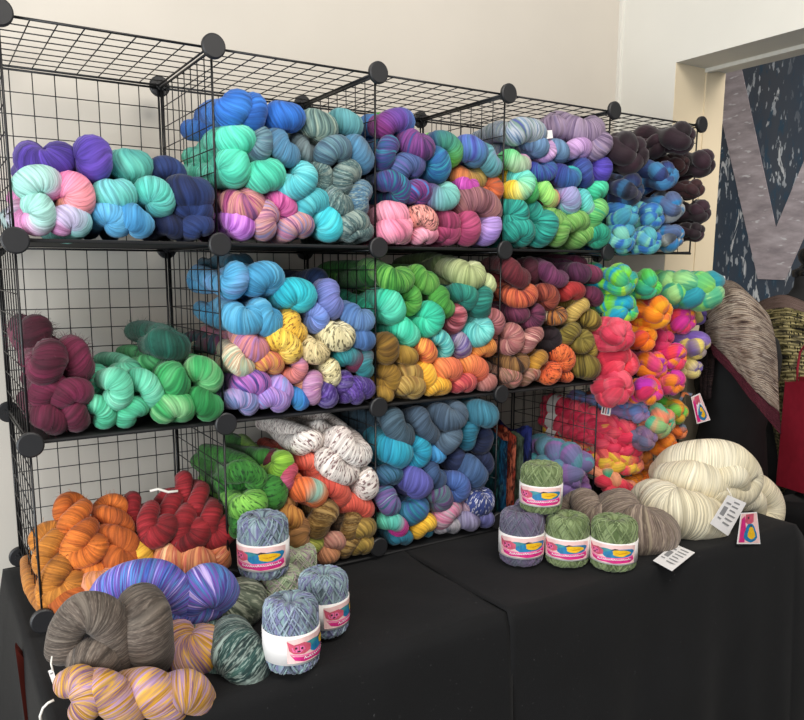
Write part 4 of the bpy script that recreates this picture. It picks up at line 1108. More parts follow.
def spot(x, y, r, fwd=1.): 
    """table point whose cake of radius r shows its foot at x, y"""
    p = at(x, y, Z=.0); d = V((p.x - CAM.x, p.y - CAM.y, 0)).normalized(); return p + d * r * .9
def facing(p, turn=0):
    d = V((CAM.x - p.x, CAM.y - p.y, 0)).normalized(); return Matrix.Rotation(math.radians(turn), 3, 'Z') @ d
def place_cake(x, y, wpx, hm, mat, label, turn, seed, base=None, group='yarn cakes with paper labels', **k):
    r = .05
    for _ in range(3):
        p = spot(x, y, r) if base is None else base; r = wpx / 2 * mpp(p + V((0, 0, .05)))
    p.z = base.z if base is not None else .001
    return cake('yarn_cake', p, r, hm, mat, label, facing(p, turn), seed=seed, group=group, **k), p, r
c1, p1, r1 = place_cake(520.5, 569, 43.5, .125, cpur, 'purple grey yarn cake under the top green cake', 8, 1)
c2, p2, r2 = place_cake(566, 570, 42.5, .116, cgreen, 'green yarn cake on the table between purple cake and the other green cake', -4, 2)
c3, p3, r3 = place_cake(612, 574, 45, .116, cgreen, 'green yarn cake on the table at the right end, by the oat ball', -4, 3)
bt = (p1 * .45 + p2 * .55); bt = at(540, 518, Y=(p1.y + p2.y) / 2 + .02); bt.z = .121
c4, p4, r4 = place_cake(540, 518, 41, .112, cgreen, 'green yarn cake perched on the purple and green ones', -2, 4, base=bt)
c5, p5, r5 = place_cake(570, 545, 42, .112, cpur, 'purple grey yarn cake half hidden behind the green ones', 120, 5, base=V((p2.x + .02, p2.y + .13, .001)))
c6, p6, r6 = place_cake(292, 678, 55, .122, cblue, 'grey blue yarn cake standing frontmost on the table', 62, 6)
c7, p7, r7 = place_cake(324, 642, 49, .118, cblue, 'grey blue yarn cake with label print at its right edge, right of the frontmost', 70, 7)
c7_ = c7
bb = at(275, 606, Z=.0) + V((.015, .03, 0)); bb.z = .001
c8, p8, r8 = place_cake(277, 612, 50, .062, cpale, 'pale green yarn cake lying low under the tall grey blue one', 150, 8, base=bb, withlabel=False)
b9 = at(297, 590, Z=.0) + V((.02, .05, 0)); b9.z = .001
c9, p9, r9 = place_cake(300, 600, 42, .075, cpale, 'pale green grey yarn cake behind the right grey blue one', 100, 9, base=b9, withlabel=False)
ba = at(264, 574, Z=.066); ba.z = .066
c10, p10, r10 = place_cake(264, 582, 50, .125, cblue, 'grey blue yarn cake with full picture label, on the pale green cake', -14, 10, base=ba)

# ------------------------------------------------------------------ loose hanks on the table
def loose(name, A, B, y, rpx, pal, label, L=.2, ax=(0, 1, .0), tw=2.6, cat='yarn skein', group=None, mat=None, **k):
    a_ = at(*A, Y=y); b_ = at(*B, Y=y); m = (a_ + b_) / 2; h = (b_ - a_) / 2; r = rpx * mpp(m)
    o = hank(name, m, V(ax), h, r, L, tw, mat or ymat(pal), **k); tag(o, label, cat, group); return o
def long_hank(name, F, yf, Bk, yb, rpx, pal, label, hv=(1, 0, 0), R=.9, tw=6., fz=0, **k):
    f_ = at(*F, Y=yf); e_ = at(*Bk, Y=yb); r = rpx * mpp(f_); ax = e_ - f_
    k.setdefault('rb', r * R); o = hank(name, f_, ax, V(hv).normalized() * r * R, r, ax.length, tw, ymat(pal), fuzz=fz, n=96, **k); tag(o, label, 'yarn skein', 'yarn skeins in the first bottom-row cube'); return o
W1 = 'first bottom-row cube'
long_hank('yarn_skein', (84, 549), .035, (72, 506), .10, 12, 'mohor', 'fuzzy bright orange skein standing twisted, left of two, ' + W1, hv=(1, 0, .25), fz=500, tw=7)
long_hank('yarn_skein', (121, 553), .035, (110, 508), .10, 11.5, 'mohor2', 'fuzzy darker orange skein standing twisted, right of two, ' + W1, hv=(1, 0, -.35), fz=500, tw=-7)
long_hank('yarn_skein', (62, 585), .025, (49, 538), .08, 13, 'mohgold', 'fuzzy golden orange skein beside the left wire panel, ' + W1, hv=(1, 0, .3), fz=450, tw=6)
loose('yarn_skein', (138, 548), (139, 562), .05, 12.5, 'mohyel', 'golden yellow skein between orange skeins and red ones, ' + W1, fuzz=80, L=.15)
loose('yarn_skein', (86, 566), (98, 570), .05, 14, 'mohor', 'orange skein under the two standing ones, ' + W1, fuzz=120, L=.18)
loose('yarn_skein', (92, 584), (112, 578), .02, 14, 'orsalm', 'salmon orange skein behind the blue violet skein, ' + W1, L=.18)
loose('yarn_skein', (62, 602), (76, 594), .015, 13, 'mohor', 'orange skein lowest in the cube beside the front post, ' + W1, fuzz=100, L=.18)
loose('yarn_skein', (44, 590), (46, 606), .03, 9, 'mohgold', 'thin golden skein low against the left wire panel, ' + W1, L=.2)
long_hank('yarn_skein', (158, 530), .04, (134, 506), .12, 11, 'dred3', 'dark red skein, left of three pointing forward, ' + W1, hv=(1, 0, .4), tw=5)
long_hank('yarn_skein', (190, 535), .035, (168, 503), .11, 11.5, 'dred3', 'dark red skein, middle of three with white tie behind, ' + W1, hv=(1, 0, .5), tw=6)
long_hank('yarn_skein', (217, 532), .035, (186, 484), .12, 11, 'dred3', 'dark red long skein leaning on the right wire divider, ' + W1, hv=(.8, 0, .5), tw=8)
loose('yarn_skein', (164, 554), (173, 560), .04, 13, 'salm', 'salmon skein under the left red one, ' + W1, L=.2)
loose('yarn_skein', (190, 556), (201, 561), .03, 14.5, 'salm', 'salmon peach skein under the middle red one, ' + W1, L=.2)
loose('yarn_skein', (217, 550), (219, 562), .03, 10, 'salm', 'narrow salmon skein beside the right divider, ' + W1, L=.2)

G = 'big loose skeins on the table'
o = rope_hank('yarn_skein', [[(96, 604, -.12, 12), (112, 590, -.145, 19), (134, 583, -.16, 22.5), (158, 583, -.17, 23), (176, 595, -.175, 19), (185, 613, -.17, 13)], [(187, 614, -.17, 13), (193, 596, -.175, 20), (209, 586, -.17, 23), (222, 596, -.15, 19), (220, 612, -.135, 13)], [(150, 604, -.15, 18), (172, 608, -.165, 17), (196, 608, -.165, 17), (212, 604, -.15, 16)]], ymat('heart'))
tag(o, 'big blue and violet skein shaped like a heart, in front of the red ones', 'yarn skein', G)
o = rope_hank('yarn_skein', [[(150, 655, -.25, 24), (147, 640, -.285, 26), (145, 618, -.285, 26), (141, 606, -.25, 24)],
  [(124, 664, -.27, 17), (117, 640, -.285, 19), (105, 618, -.285, 21), (84, 612, -.28, 20), (68, 628, -.275, 18), (62, 650, -.27, 17)], [(78, 656, -.285, 16), (98, 655, -.295, 18), (112, 662, -.28, 15)]], ymat('charc'))
tag(o, 'big grey brown wool skein lying over the gold and lilac one', 'yarn skein', G)
o = rope_hank('yarn_skein', [[(66, 684, -.33, 14), (80, 682, -.34, 17), (90, 698, -.355, 17), (82, 712, -.35, 14)], [(84, 684, -.33, 16), (104, 690, -.355, 20), (124, 706, -.36, 20), (138, 716, -.345, 17)],
  [(126, 688, -.33, 18), (148, 690, -.36, 22), (166, 704, -.365, 22), (172, 718, -.35, 19)], [(158, 716, -.35, 18), (168, 698, -.365, 21), (186, 692, -.365, 22), (198, 704, -.36, 19), (196, 720, -.355, 15)]], ymat('goldpur'))
tag(o, 'gold and lilac striped skein lying lowest at the front table edge', 'yarn skein', G)
loose('yarn_skein', (184, 655), (207, 645), -.235, 21, 'goldpur', 'gold and lilac striped skein behind the grey brown one, smaller', L=.12, tw=2., group=G, m=18)
loose('yarn_skein', (236, 652), (242, 672), -.30, 24.5, 'tweedg', 'dark green tweed yarn skein beside the frontmost cake', L=.1, tw=2, group=G, m=18, ax=(-.25, 1, 0))
loose('yarn_skein', (232, 606), (243, 600), -.13, 22, 'tweedg2', 'grey green tweed skein behind the dark green tweed one', L=.04, tw=1, group=G, m=18, ax=(-.1, 1, -.2))
GC = 'cream wool skeins at the right table end'
o = rope_hank('wool_skein', [[(664, 474, -.10, 16), (680, 466, -.15, 22), (702, 464, -.2, 25), (726, 466, -.235, 25), (742, 478, -.255, 20), (738, 492, -.265, 16), (716, 492, -.26, 15), (700, 484, -.24, 15)], [(722, 478, -.27, 12), (734, 476, -.28, 13), (738, 484, -.275, 12)],
  [(668, 480, -.16, 18), (690, 482, -.22, 22), (712, 484, -.245, 20)]], ymat('ecru')); tag(o, 'huge cream wool skein lying on top of the other cream ones', 'wool skein', GC)
o = rope_hank('wool_skein', [[(740, 486, -.2, 14), (756, 488, -.225, 15), (768, 502, -.235, 15), (766, 520, -.24, 15), (750, 528, -.24, 14), (736, 520, -.23, 13)], [(744, 502, -.25, 10), (754, 500, -.255, 11), (756, 510, -.25, 10)]], ymat('ecru')); tag(o, 'cream wool skein at the table corner, with curled end', 'wool skein', GC)
loose('wool_skein', (664, 512), (700, 525), -.25, 24, 'ecru', 'cream wool skein under the top one, behind the lower white tag', L=.07, tw=.8, cat='wool skein', group=GC, n=90, m=20, ax=(-.15, 1, -.1), bow=-.008)
loose('wool_skein', (630, 530), (648, 531), -.265, 24, 'oat', 'oat brown wool ball shaped skein behind the right green cake', L=.1, tw=2, cat='wool skein', n=90, m=20, ax=(.1, 1, -.1))
loose('wool_skein', (594, 520), (606, 520), -.17, 17, 'oat', 'oat brown wool skein peeking out between the two green cakes', L=.08, tw=2, cat='wool skein', n=70, m=18)

# ------------------------------------------------------------------ red braids lying in the last bottom cube, teal braid, packets
def lie(name, pts, wpx, pal, label, band=None, group=None, period=.1, seed=1):
    P3 = [at(x, y, Y=yy) for x, y, yy in pts]; w = wpx * mpp(P3[-1])
    o = plait(name, P3, w, wmat(pal), period=period, seed=seed); tag(o, label, 'wool braid', group)
    if band is not None:
        a_ = P3[0].lerp(P3[1], band); d = (P3[1] - P3[0]).normalized(); b = MB(); n = 20; u = d.orthogonal().normalized(); w2 = d.cross(u)
        for e, rr in ((-.018, w * 1.16), (.018, w * 1.16)): 
            b.v += [a_ + d * e + (u * math.cos(2*PI*k/n) + w2 * math.sin(2*PI*k/n)) * rr for k in range(n)]
        b.f += [(k, (k+1) % n, n + (k+1) % n, n + k) for k in range(n)]; b.uv += [(0, 0)] * (4 * n); b.fm += [0] * n
        bd = b.build('paper_band', paper, None, True); child(bd, o); bd['label'] = 'white paper band'
        bd.matrix_parent_inverse = Matrix.Translation(-o.location)
    return o
RB = 'red braids lying in the last bottom cube'
lie('wool_braid', [(545, 402, .3), (585, 414, .13), (608, 425, .05), (628, 434, .0), (634, 428, .02)], 10, 'redlie', 'red wool braid with yellow tip, uppermost of the lying ones', .35, RB, seed=3)
lie('wool_braid', [(543, 416, .3), (583, 432, .13), (605, 441, .05), (632, 448, .0), (636, 444, .02)], 10, 'redlie2', 'red wool braid, second from the top of the lying ones', .35, RB, seed=4)
lie('wool_braid', [(545, 432, .28), (583, 447, .13), (605, 459, .04), (630, 465, .0), (638, 459, .02)], 10, 'redlie3', 'red and yellow wool braid, third from the top of the lying ones', .3, RB, seed=5)
lie('wool_braid', [(560, 440, .22), (592, 462, .08), (608, 480, .02), (622, 495, -.01), (632, 490, .02)], 10.5, 'redlie4', 'red wool braid slanting down in front, lowest of the lying ones', None, RB, seed=6)
lie('wool_braid', [(600, 498, .16), (614, 497, .05), (628, 490, .02), (640, 478, .04), (645, 470, .06)], 10, 'orlie', 'orange wool braid curling under the lowest red one', None, RB, seed=7)
lie('wool_braid', [(612, 476, .1), (622, 482, .05), (634, 482, .05)], 10, 'greenp', 'sea green braid end showing between lowest red and orange ones', None, RB, seed=8)
TB = 'teal and violet braids in the fourth bottom cube'
lie('wool_braid', [(534, 452, .2), (550, 458, .1), (570, 464, .03), (582, 473, .0)], 19, 'tealpw', 'teal and violet wool braid bundle behind the top green cake', None, TB, seed=9, period=.13)
lie('wool_braid', [(552, 480, .1), (562, 484, .03), (578, 486, .0)], 13, 'tealpw2', 'mint and violet braid end under the teal and violet bundle', None, TB, seed=10, period=.1)
lie('wool_braid', [(572, 472, .12), (578, 490, .04), (576, 500, .01)], 12, 'purw', 'dusty violet braid end right of the mint and violet one', None, TB, seed=11, period=.1)
gb = at(664, 292, Y=-.03)
o = plait('wool_braid', [at(650, 292, Y=.12), at(664, 290, Y=.03), at(680, 289, Y=-.03), at(694, 291, Y=-.05), at(706, 293, Y=-.07), at(711, 289, Y=-.06)], 17 * mpp(gb), wmat('greenp'), period=.13, seed=5, rs=10.5 * mpp(gb), m=14, flat=1.)
tag(o, 'long green wool braid reaching out over the shelf end to the right', 'wool braid'); longgreen = o

def card(name, quad, th, mat, parent=None, art=None, lines=None):
    """thin paper card from four corners (top left, top right, bottom right, bottom left)"""
    q = [V(p) for p in quad]; n = (q[1] - q[0]).cross(q[3] - q[0]).normalized()
    if n.dot(CAM - q[0]) < 0: n = -n
    k = [p - n * th for p in q]; b = MB(); ms = [mat]; b.add(q + k, [(0, 1, 2, 3), (7, 6, 5, 4)] + [(i, 4 + i, 4 + (i+1) % 4, (i+1) % 4) for i in range(4)])
    def pt(u, v, l): return q[0].lerp(q[1], u).lerp(q[3].lerp(q[2], u), v) + n * l
    for i, (mt, poly) in enumerate(art or []):
        if mt not in ms: ms.append(mt)
        b.cur = ms.index(mt); b.add([pt(u, v, .0003 + .0001 * i) for u, v in poly], [tuple(range(len(poly)))])
    o = b.build(name, None, None, False, ms)
    if parent: child(o, parent)
    return o
def textcard(seed):
    rg = random.Random(seed); A_ = []
    A_.append((greyp, [(.12, .34), (.34, .34), (.34, .62), (.12, .62)]))
    for k in range(6): v = .1 + .13 * k; A_.append((greyp, [(.44, v), (.44 + rg.uniform(.25, .46), v), (.44 + rg.uniform(.3, .4), v + .045), (.44, v + .045)]))
    A_.append((greyp, [(.12, .2), (.36, .2), (.36, .25), (.12, .25)])); A_.append((greyp, [(.12, .7), (.3, .7), (.3, .74), (.12, .74)]))
    return A_
def artcard():
    return [(pinkp, [(.03, .03), (.97, .03), (.97, .97), (.03, .97)]), (magp, [(.08, .2), (.25, .1), (.34, .5), (.3, .95), (.06, .95)]), (foxp, [(.3, .06), (.78, .04), (.74, .3), (.5, .4), (.28, .3)]), (darkp, [(.42, .14), (.5, .14), (.5, .2), (.42, .2)]),
            (bluep, blob(.56, .66, .3, .3, 16, wob=.08)), (yelp, blob(.6, .66, .17, .2, 14, wob=.1)), (darkp, [(.5, .42), (.66, .4), (.62, .46)])]
def on_y(pts, ys): return [at(x, y, Y=yy) for (x, y), yy in zip(pts, ys)]
tg = plain('white tag card', '#eceaea', .5, .02); cordm = plain('white cord', '#d8d4cc', .8)
def strcard(quad, label, seed, tie):
    c = empty('price_tag', sum((V(p) for p in quad), V()) / 4); tag(c, label, 'tag')
    child(card('card', quad, .0006, tg, None, textcard(seed)), c)
    b = MB(); b.tube([quad[0].lerp(quad[1], .45).lerp(quad[3], .08)] + tie, .0011, 5); child(b.build('tie_string', cordm), c); return c
q = on_y([(728, 495), (746.5, 503), (728, 536), (710, 523.5)], (-.345, -.345, -.36, -.36)); strcard(q, 'white price tag hanging from the huge cream skein', 4, [at(727, 488, Y=-.32)])
q = [at(x, y, Z=.008) for x, y in ((674, 543.5), (695, 552.5), (672, 571), (653, 560.5))]; strcard(q, 'white price tag lying on the table edge in front of the cream skeins', 5, [at(670, 538, Y=-.33)])
q = on_y([(741, 513), (757, 512), (760.5, 544), (737, 544)], (-.395, -.395, -.40, -.40)); cc = card('picture_tag', q, .0006, tg, None, artcard()); tag(cc, 'colourful picture tag hanging over the table edge beside white price tag', 'tag')
q = on_y([(691, 397), (700, 393), (710.5, 420), (697, 424)], (-.02, -.03, -.04, -.03)); cc = card('hang_tag', q, .0006, tg, None, artcard()); 
par = [o for k, o in TOPOBJ.items() if k.startswith('leaf green')][0]; child(cc, par); cc['label'] = 'colourful picture tag'
b = MB(); b.tube([at(692, 395, Y=-.02), at(684, 393, Y=-.0), at(676, 410, Y=.0)], .006, 6); sc_ = b.build('wool_tail', wmat('orsl'), None, True); child(sc_, par); sc_['label'] = 'coral wool tail'
q = on_y([(717, 275), (725, 276), (726.5, 289), (719, 290)], (-.03, -.02, -.02, -.03)); cc = card('hang_tag', q, .0006, tg, None, [(darkp, [(.25, .3), (.85, .25), (.8, .9), (.3, .9)])]); child(cc, longgreen); cc['label'] = 'white tag with dark picture'
q = on_y([(541, 131), (552, 130), (553, 138), (542.5, 139.5)], (.0, .0, -.005, -.005)); cc = card('price_tag', q, .0006, tg); tag(cc, 'small white price tag between mauve grey and blue grey skeins, fourth top cube', 'tag')
q = on_y([(603, 402), (612, 404), (610, 416), (601, 414)], (-.02, -.02, -.02, -.02)); cc = card('hang_tag', q, .0006, tg, None, [(darkp, [(.1, .1), (.25, .1), (.25, .9), (.1, .9)]), (foxp, [(.4, .1), (.52, .1), (.52, .9), (.4, .9)]), (bluep, [(.66, .1), (.8, .1), (.8, .9), (.66, .9)])])
par = [o for k, o in TOPOBJ.items() if k.startswith('pink wool braid end, lowest')][0]; child(cc, par); cc['label'] = 'striped paper tag'
# red skein tie and the tag on the front skein
b = MB(); b.tube([at(150, 491, Y=.085), at(158, 489, Y=.08), at(168, 492, Y=.08), at(178, 491, Y=.075)], .003, 6); o = b.build('cotton_tie', cordm, None, True); tag(o, 'white cotton tie lying on the dark red skeins', 'tie')
c = empty('price_tag', at(53, 676, Y=-.31)); tag(c, 'narrow white tag with a looped cord left of the gold and lilac skein', 'tag')
child(card('card', on_y([(48, 671), (53, 669), (57, 682), (53, 685)], (-.31,) * 4), .0006, tg, None, [(greyp, [(.2, .2), (.8, .2), (.8, .3), (.2, .3)])]), c)
b = MB(); b.tube([at(x, y, Y=-.32 - .0006 * (y - 655)) for x, y in ((52, 656), (51, 664), (53, 671))], .0014, 5); b.tube([at(x, y, Y=-.35) for x, y in ((54, 700), (48, 703), (43, 708), (40, 716), (41, 722))], .002, 6); child(b.build('cord', cordm, None, True), c)

# fabric packets standing like books
def gloss(name, cols):
    t = NT(name); tc = t.n('ShaderNodeTexCoord'); mp = t.n('ShaderNodeMapping'); t.t.links.new(tc.outputs['Object'], mp.inputs[0]); mp.inputs['Scale'].default_value = (90, 45, 16)
    n = t.noise(mp.outputs[0], 1., 4, .6); c = t.ramp(t.mr(n, .3, .7, 0, 1), cols); t.bump(n, .8, .006)
    return t.fin(c, .3, Coat_Weight=.6, Coat_Roughness=.15)
for k, (x0, x1, yt, yb, cols, lb) in enumerate(((489, 495.5, 436, 498, ['0a1c20', '184448', '0a1418', '2c605c'], 'dark teal glossy fibre packet next to the blue skeins'), (496, 504, 434, 500, ['0c1a34', '1c5070', '101428', '3c7080'], 'blue glossy fibre packet, second of the row'),
        (504.5, 512, 432, 501, ['3c1014', '8c3424', '2c1210', 'a85840', '601c20'], 'rusty red glossy fibre packet in the middle of the row'), (512.5, 519, 434, 500, ['222c28', '4c5c4c', '18201c', '6c7464'], 'grey green glossy fibre packet in the row'), (519.5, 528, 430, 500, ['0c1028', '242c64', '0a0c1c', '34306c'], 'navy glossy fibre packet, last of the row'))):
    A_ = at(x0, yb, Y=.06); B_ = at(x1, yb, Y=.06); T_ = at(x0, yt, Y=.06); zb = LV[0] + BD + .001; cx, w = (A_.x + B_.x) / 2, (B_.x - A_.x); H = T_.z - zb
    b = MB(); ny, nz = 10, 10; rg = random.Random(k)
    for side in (-1, 1):
        vs = []; 
        for i in range(ny + 1):
            for j in range(nz + 1):
                u, v = i / ny, j / nz; bul = (math.sin(PI * u) * math.sin(PI * v)) ** .45 if 0 < u < 1 and 0 < v < 1 else 0
                vs.append((cx + side * w * .5 * bul + rg.uniform(-.0018, .0018), .035 + .2 * u, zb + H * v * (1 - .05 * math.sin(u * 9 + k) - .03 * (k % 2))))
        b.add(vs, [((i*(nz+1)+j), ((i+1)*(nz+1)+j), ((i+1)*(nz+1)+j+1), (i*(nz+1)+j+1))[::side] for i in range(ny) for j in range(nz)])
    o = b.build('fibre_packet', gloss('packet film ' + str(k), cols), None, True); tag(o, lb + ', fourth bottom cube', 'packet', 'glossy packets in the fourth bottom-row cube')

# ------------------------------------------------------------------ dress forms with shawls, bag
blk = plain('black jersey', '#0c0c0e', .85, .2); blkgl = plain('black lacquer', '#0a0a0b', .25)
def form(x, y, label, top, rot, cap=True, rad=1.):
    root = empty('dress_form', (x, y, FLZ)); tag(root, label, 'dress form'); z = lambda h: h - FLZ
    prof = [(.165, .02), (.16, .3), (.15, .62), (.14, .78), (.122, .95), (.115, 1.0), (.128, 1.1), (.148, 1.2), (.15, 1.27), (.135, 1.33), (.10, 1.365), (.06, 1.385), (.045, 1.41), (.042, 1.45), (.0001, 1.452)]
    sc = (top - FLZ) / 1.452; b = MB(); b.lathe([(r * rad, h * sc) for r, h in prof], n=40, sx=1.15, sy=.8)
    o = b.build('body', blk, root, True)
    root.rotation_euler.z = rot
    if not cap: return root
    b = MB(); b.lathe([(.046, 1.445), (.05, 1.455), (.05, 1.47), (.03, 1.48), (.02, 1.492), (.03, 1.505), (.036, 1.525), (.03, 1.545), (.012, 1.556), (.0001, 1.557)], n=28)
    for i, p in enumerate(b.v): b.v[i] = V((p.x, p.y, p.z * sc))
    o = b.build('neck_cap', blkgl, root, True); root.rotation_euler.z = rot; return root
form(2.15, .04, 'black dress form nearest the shelf end, wearing the striped shawl', .56, .5, cap=False, rad=1.12)
k2 = at(800, 255, Y=.0)
form(2.54, .05, 'black dress form with knob neck behind the red bag, wearing the openwork shawl', .66, .5, rad=1.12)
def knit(name, cols, openw=False, wave=(60., 8.)):
    t = NT(name); u, v = t.uv()
    n = t.noise(t.xyz(t.math('MULTIPLY', u, 3.), t.math('MULTIPLY', v, 26.), 0.), 1, 3)
    c = t.ramp(t.mr(n, .3, .7, 0, 1), cols)
    w = t.n('ShaderNodeTexWave'); w.bands_direction = 'Y'; w.inputs['Scale'].default_value = 18.; w.inputs['Distortion'].default_value = 1.5
    t.t.links.new(t.xyz(u, v), w.inputs['Vector']); st = t.noise(t.xyz(t.math('MULTIPLY', u, 130.), t.math('MULTIPLY', v, 170.), 0.), 1, 2)
    c = t.scale(c, t.mr(w.outputs[0], 0, 1, .62, 1.1)); c = t.scale(c, t.mr(st, .3, .7, .75, 1.15)); t.bump(t.math('ADD', w.outputs[0], st), .8, .006)
    if openw:
        vor = t.n('ShaderNodeTexVoronoi'); vor.inputs['Scale'].default_value = 1.; vor.inputs['Randomness'].default_value = .55
        t.t.links.new(t.xyz(t.math('MULTIPLY', u, openw), t.math('MULTIPLY', v, openw * 1.3), 0.), vor.inputs['Vector'])
        hole = t.mr(vor.outputs['Distance'], .26, .38, 1, 0)
        t.set(t.b.inputs['Alpha'], t.math('SUBTRACT', 1., hole))
    return t.fin(c, .9, Specular_IOR_Level=.2)
def drape(name, rows, mat, parent=None, sub=10, fold=.0, seed=0, umul=1.):
    """sheet through rows of (x, y, plane X) photo measures, smoothed"""
    R_ = [[at(x, y, X=X) for x, y, X in row] for row in rows]; nr, nc = len(R_), len(R_[0])
    def cr(p, t_):
        i = min(int(t_), len(p) - 2); f = t_ - i; a, b_, c, d = p[max(i-1, 0)], p[i], p[i+1], p[min(i+2, len(p)-1)]
        return .5 * ((2*b_) + (c - a) * f + (2*a - 5*b_ + 4*c - d) * f*f + (3*b_ - a - 3*c + d) * f**3)
    NR, NC = (nr-1)*sub, (nc-1)*sub; vs = []
    for i in range(NR + 1):
        line = [cr([R_[k][j] for k in range(nr)], i / sub) for j in range(nc)]
        for j in range(NC + 1):
            p = cr(line, j / sub); d = (p - CAM).normalized()
            vs.append(p + d * fold * (math.sin(j / NC * 17 + i / NR * 4 + seed) + .5 * math.sin(j / NC * 37 + i * .2)))
    fs, us = [], []
    for i in range(NR):
        for j in range(NC):
            a = i * (NC + 1) + j; fs.append((a, a + 1, a + NC + 2, a + NC + 1))
            us += [(x_ / NC * umul, y_ / NR) for x_, y_ in ((j, i), (j + 1, i), (j + 1, i + 1), (j, i + 1))]
    o = link_mesh(name, vs, fs, mat, None, True, us)
    m = o.modifiers.new('thickness', 'SOLIDIFY'); m.thickness = .004
    if parent: child(o, parent)
    return o
kn1 = knit('striped tan and grey knit', ['4c3c38', 'a08c7c', 'c8b8a8', '6c5850', 'd4c6b8']); lace = knit('maroon crochet lace', ['401420', '783444', '541c2c'], 22); knd = knit('dark brown knit', ['241a1c', '382a2c', '4a3834'])
sh = empty('knitted_shawl', (2.0, -.05, .4)); tag(sh, 'striped tan and grey knitted shawl with maroon lace edge, on the nearer dress form', 'shawl')
drape('shawl_body', [[(706, 312, 1.96), (718, 296, 1.955), (734, 288, 1.96), (752, 298, 2.0), (768, 316, 2.05)], [(706, 328, 1.93), (720, 322, 1.90), (740, 318, 1.89), (758, 322, 1.93), (773, 334, 2.02)],
  [(709, 342, 1.915), (724, 342, 1.885), (744, 346, 1.875), (761, 350, 1.90), (776, 358, 2.0)], [(722, 354, 1.895), (737, 362, 1.875), (752, 370, 1.875), (764, 374, 1.90), (777, 384, 1.98)], [(742, 375, 1.885), (752, 387, 1.875), (761, 396, 1.885), (769, 404, 1.91), (778, 412, 1.96)]], kn1, sh, fold=.003)
drape('lace_edge', [[(709, 340, 1.908), (726, 356, 1.886), (744, 377, 1.878), (760, 396, 1.882), (778, 412, 1.95)], [(714, 355, 1.90), (730, 372, 1.88), (747, 394, 1.872), (763, 414, 1.878), (780, 434, 1.945)]], lace, sh, fold=.002)
drape('collar_fold', [[(714, 300, 1.95), (722, 283, 1.97), (736, 284, 1.99), (756, 304, 2.03), (770, 330, 2.06)], [(722, 304, 1.935), (731, 296, 1.94), (742, 300, 1.95), (758, 318, 1.99), (772, 342, 2.03)]], kn1, sh, fold=.002)
drape('hanging_end', [[(700, 322, 1.955), (707, 316, 1.94), (715, 330, 1.93)], [(699, 352, 1.955), (706, 354, 1.94), (714, 358, 1.93)], [(701, 394, 1.955), (706, 400, 1.94), (711, 398, 1.93)]], knd, sh, fold=.003)
opn = knit('cream black and yellow openwork knit', ['1c1a18', '6c6440', 'b4a878', '3c3830', '8c8450'], 30); yoke = knit('dusty pink knit', ['6c5850', '8c746c', 'a08880'])
sh2 = empty('openwork_shawl', (2.4, 0, .3)); tag(sh2, 'cream and black openwork shawl with dusty pink yoke, behind the red bag', 'shawl')
drape('yoke', [[(754, 306, 2.42), (768, 299, 2.40), (786, 296, 2.4), (812, 306, 2.42)], [(753, 318, 2.36), (768, 312, 2.33), (788, 310, 2.32), (814, 318, 2.35)]], yoke, sh2)
drape('openwork_body', [[(753, 316, 2.355), (768, 310, 2.325), (788, 308, 2.315), (814, 316, 2.345)], [(757, 350, 2.34), (772, 350, 2.3), (792, 350, 2.29), (816, 352, 2.33)], [(768, 400, 2.34), (779, 402, 2.3), (795, 402, 2.29), (818, 402, 2.33)], [(778, 450, 2.34), (783, 452, 2.31), (796, 452, 2.3), (818, 450, 2.33)], [(780, 488, 2.34), (784, 492, 2.32), (788, 482, 2.32), (800, 470, 2.33)]], opn, sh2, fold=.003)
# red paper bag
redp = plain('dark red paper', '#a82438', .55, .08, 40); redin = plain('bag inside paper', '#b89878', .8)
bagc = 0; bag = empty('paper_bag', at(812, 490, X=2.27)); tag(bag, 'dark red paper carrier bag with red twisted handle, in front of the openwork shawl', 'bag')
b = MB()
bl = [at(776, 485, X=2.24), at(850, 508, X=2.05)]; tp = [at(785, 382, X=2.24), at(852, 378, X=2.05)]; dv = V((.10, .06, 0))
fr = [bl[0], bl[1], tp[1], tp[0]]; bk = [p + dv for p in fr]
b.add(fr + bk, [(0, 1, 2, 3), (1, 5, 6, 2), (5, 4, 7, 6), (4, 0, 3, 7), (0, 4, 5, 1)]); o = b.build('bag_body', redp); child(o, bag); so = o.modifiers.new('thickness', 'SOLIDIFY'); so.thickness = .0015
b = MB(); b.tube([at(797, 384, X=2.23), at(797.5, 368, X=2.22), at(800, 352, X=2.21), at(806, 344, X=2.19), at(812, 352, X=2.17), at(816, 384, X=2.15)], .0035, 6); child(b.build('bag_handle', plain('red cord', '#a8283c', .7), None, True), bag)
# black draped stand carrying the bag
zt = min(p.z for p in bl) - .004
b = MB(); x0, x1, y0, y1 = 2.02, 2.40, -.42, -.02
lo = FLZ + .33
per = [(x0, y0), (x1, y0), (x1, y1), (x0, y1)]
vs, fs = [], []; n = 72; cxs, cys = 2.24, -.345
ring = []
for k in range(n):
    a = 2*PI*k/n; q = max(abs(math.cos(a)) / .17, abs(math.sin(a)) / .19); ring.append((math.cos(a) / q, math.sin(a) / q))
vs.append((cxs, cys, zt)); 
for k in range(n): vs.append((cxs + ring[k][0], cys + ring[k][1], zt))
for j in range(1, 13):
    t_ = j / 12
    for k in range(n):
        f = 1 + t_ * (-.02 + .04 * math.sin(k / n * 2 * PI * 11)); vs.append((cxs + ring[k][0] * f, cys + ring[k][1] * f, zt + (-.46 - zt) * t_))
fs = [(0, 1 + k, 1 + (k+1) % n) for k in range(n)]
for j in range(12):
    for k in range(n): a = 1 + j*n; fs.append((a + k, a + n + k, a + n + (k+1) % n, a + (k+1) % n))
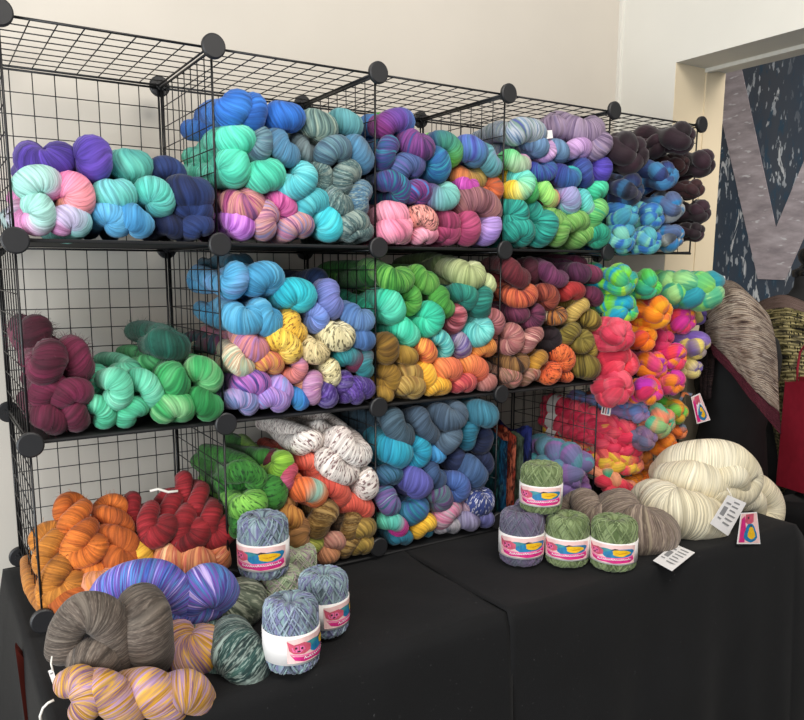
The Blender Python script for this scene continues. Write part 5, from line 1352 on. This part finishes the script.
o = empty('draped_stand', (cxs, cys, FLZ)); cl_ = link_mesh('cloth_cover', vs, fs, clm, None, True); child(cl_, o)
for sx in (-1, 1):
    for sy in (-1, 1): b = MB(); b.bar((cxs + sx * .12, cys + sy * .13, FLZ + .001), (cxs + sx * .12, cys + sy * .13, zt - .004), .011, 10); child(b.build('leg', plastic, None, True), o)
tag(o, 'black draped stand under the red paper bag', 'stand')

# ------------------------------------------------------------------ light and camera
def area(name, loc, target, size, energy, col, sy=None):
    l = bpy.data.lights.new(name, 'AREA'); l.energy = energy; l.color = col; l.size = size
    if sy: l.shape = 'RECTANGLE'; l.size_y = sy
    o = bpy.data.objects.new(name, l); COL.objects.link(o); o.location = loc
    o.rotation_euler = (V(target) - V(loc)).to_track_quat('-Z', 'Y').to_euler(); return o
area('window_light', (-2.2, -3.0, 1.5), (.9, .2, .3), 2.0, 84, (1, .97, .93), 1.8)
area('ceiling_light', (.6, -1.5, 2.3), (.9, .1, .4), 1.4, 44, (1, .94, .86), .8)
area('side_window_light', (-1.7, -1.1, .25), (.2, .4, .1), .9, 42, (.88, .95, 1), 1.1)
area('shop_light', (3.0, -1.8, 1.9), (2.1, .2, .8), 1.0, 16, (1, .88, .7))
area('canvas_fill_light', (2.55, -1.0, 1.75), (3.0, .45, .8), .6, 11, (1, .95, .9))  # added fill, no known lamp: brightens the canvas and its letter
w = bpy.data.worlds.new('World'); bpy.context.scene.world = w; w.use_nodes = True
bg = w.node_tree.nodes['Background']; bg.inputs[0].default_value = (.93, .96, 1, 1); bg.inputs[1].default_value = .3
cam = bpy.data.cameras.new('Camera'); co = bpy.data.objects.new('Camera', cam); COL.objects.link(co)
co.matrix_world = Matrix(((RT.x, UP.x, -FW.x, CAM.x), (RT.y, UP.y, -FW.y, CAM.y), (RT.z, UP.z, -FW.z, CAM.z), (0, 0, 0, 1)))
cam.sensor_width = 36; cam.lens = FPX * 36 / 804; cam.shift_x = (402 - PX) / 804; cam.shift_y = (PY - 360) / 804; cam.clip_start = .05
sc = bpy.context.scene; sc.camera = co
sc.view_settings.view_transform = 'Standard'; sc.view_settings.look = 'None'; sc.view_settings.exposure = 0; sc.view_settings.gamma = 1
try: sc.cycles.use_denoising = True; sc.cycles.max_bounces = 6
except Exception: pass
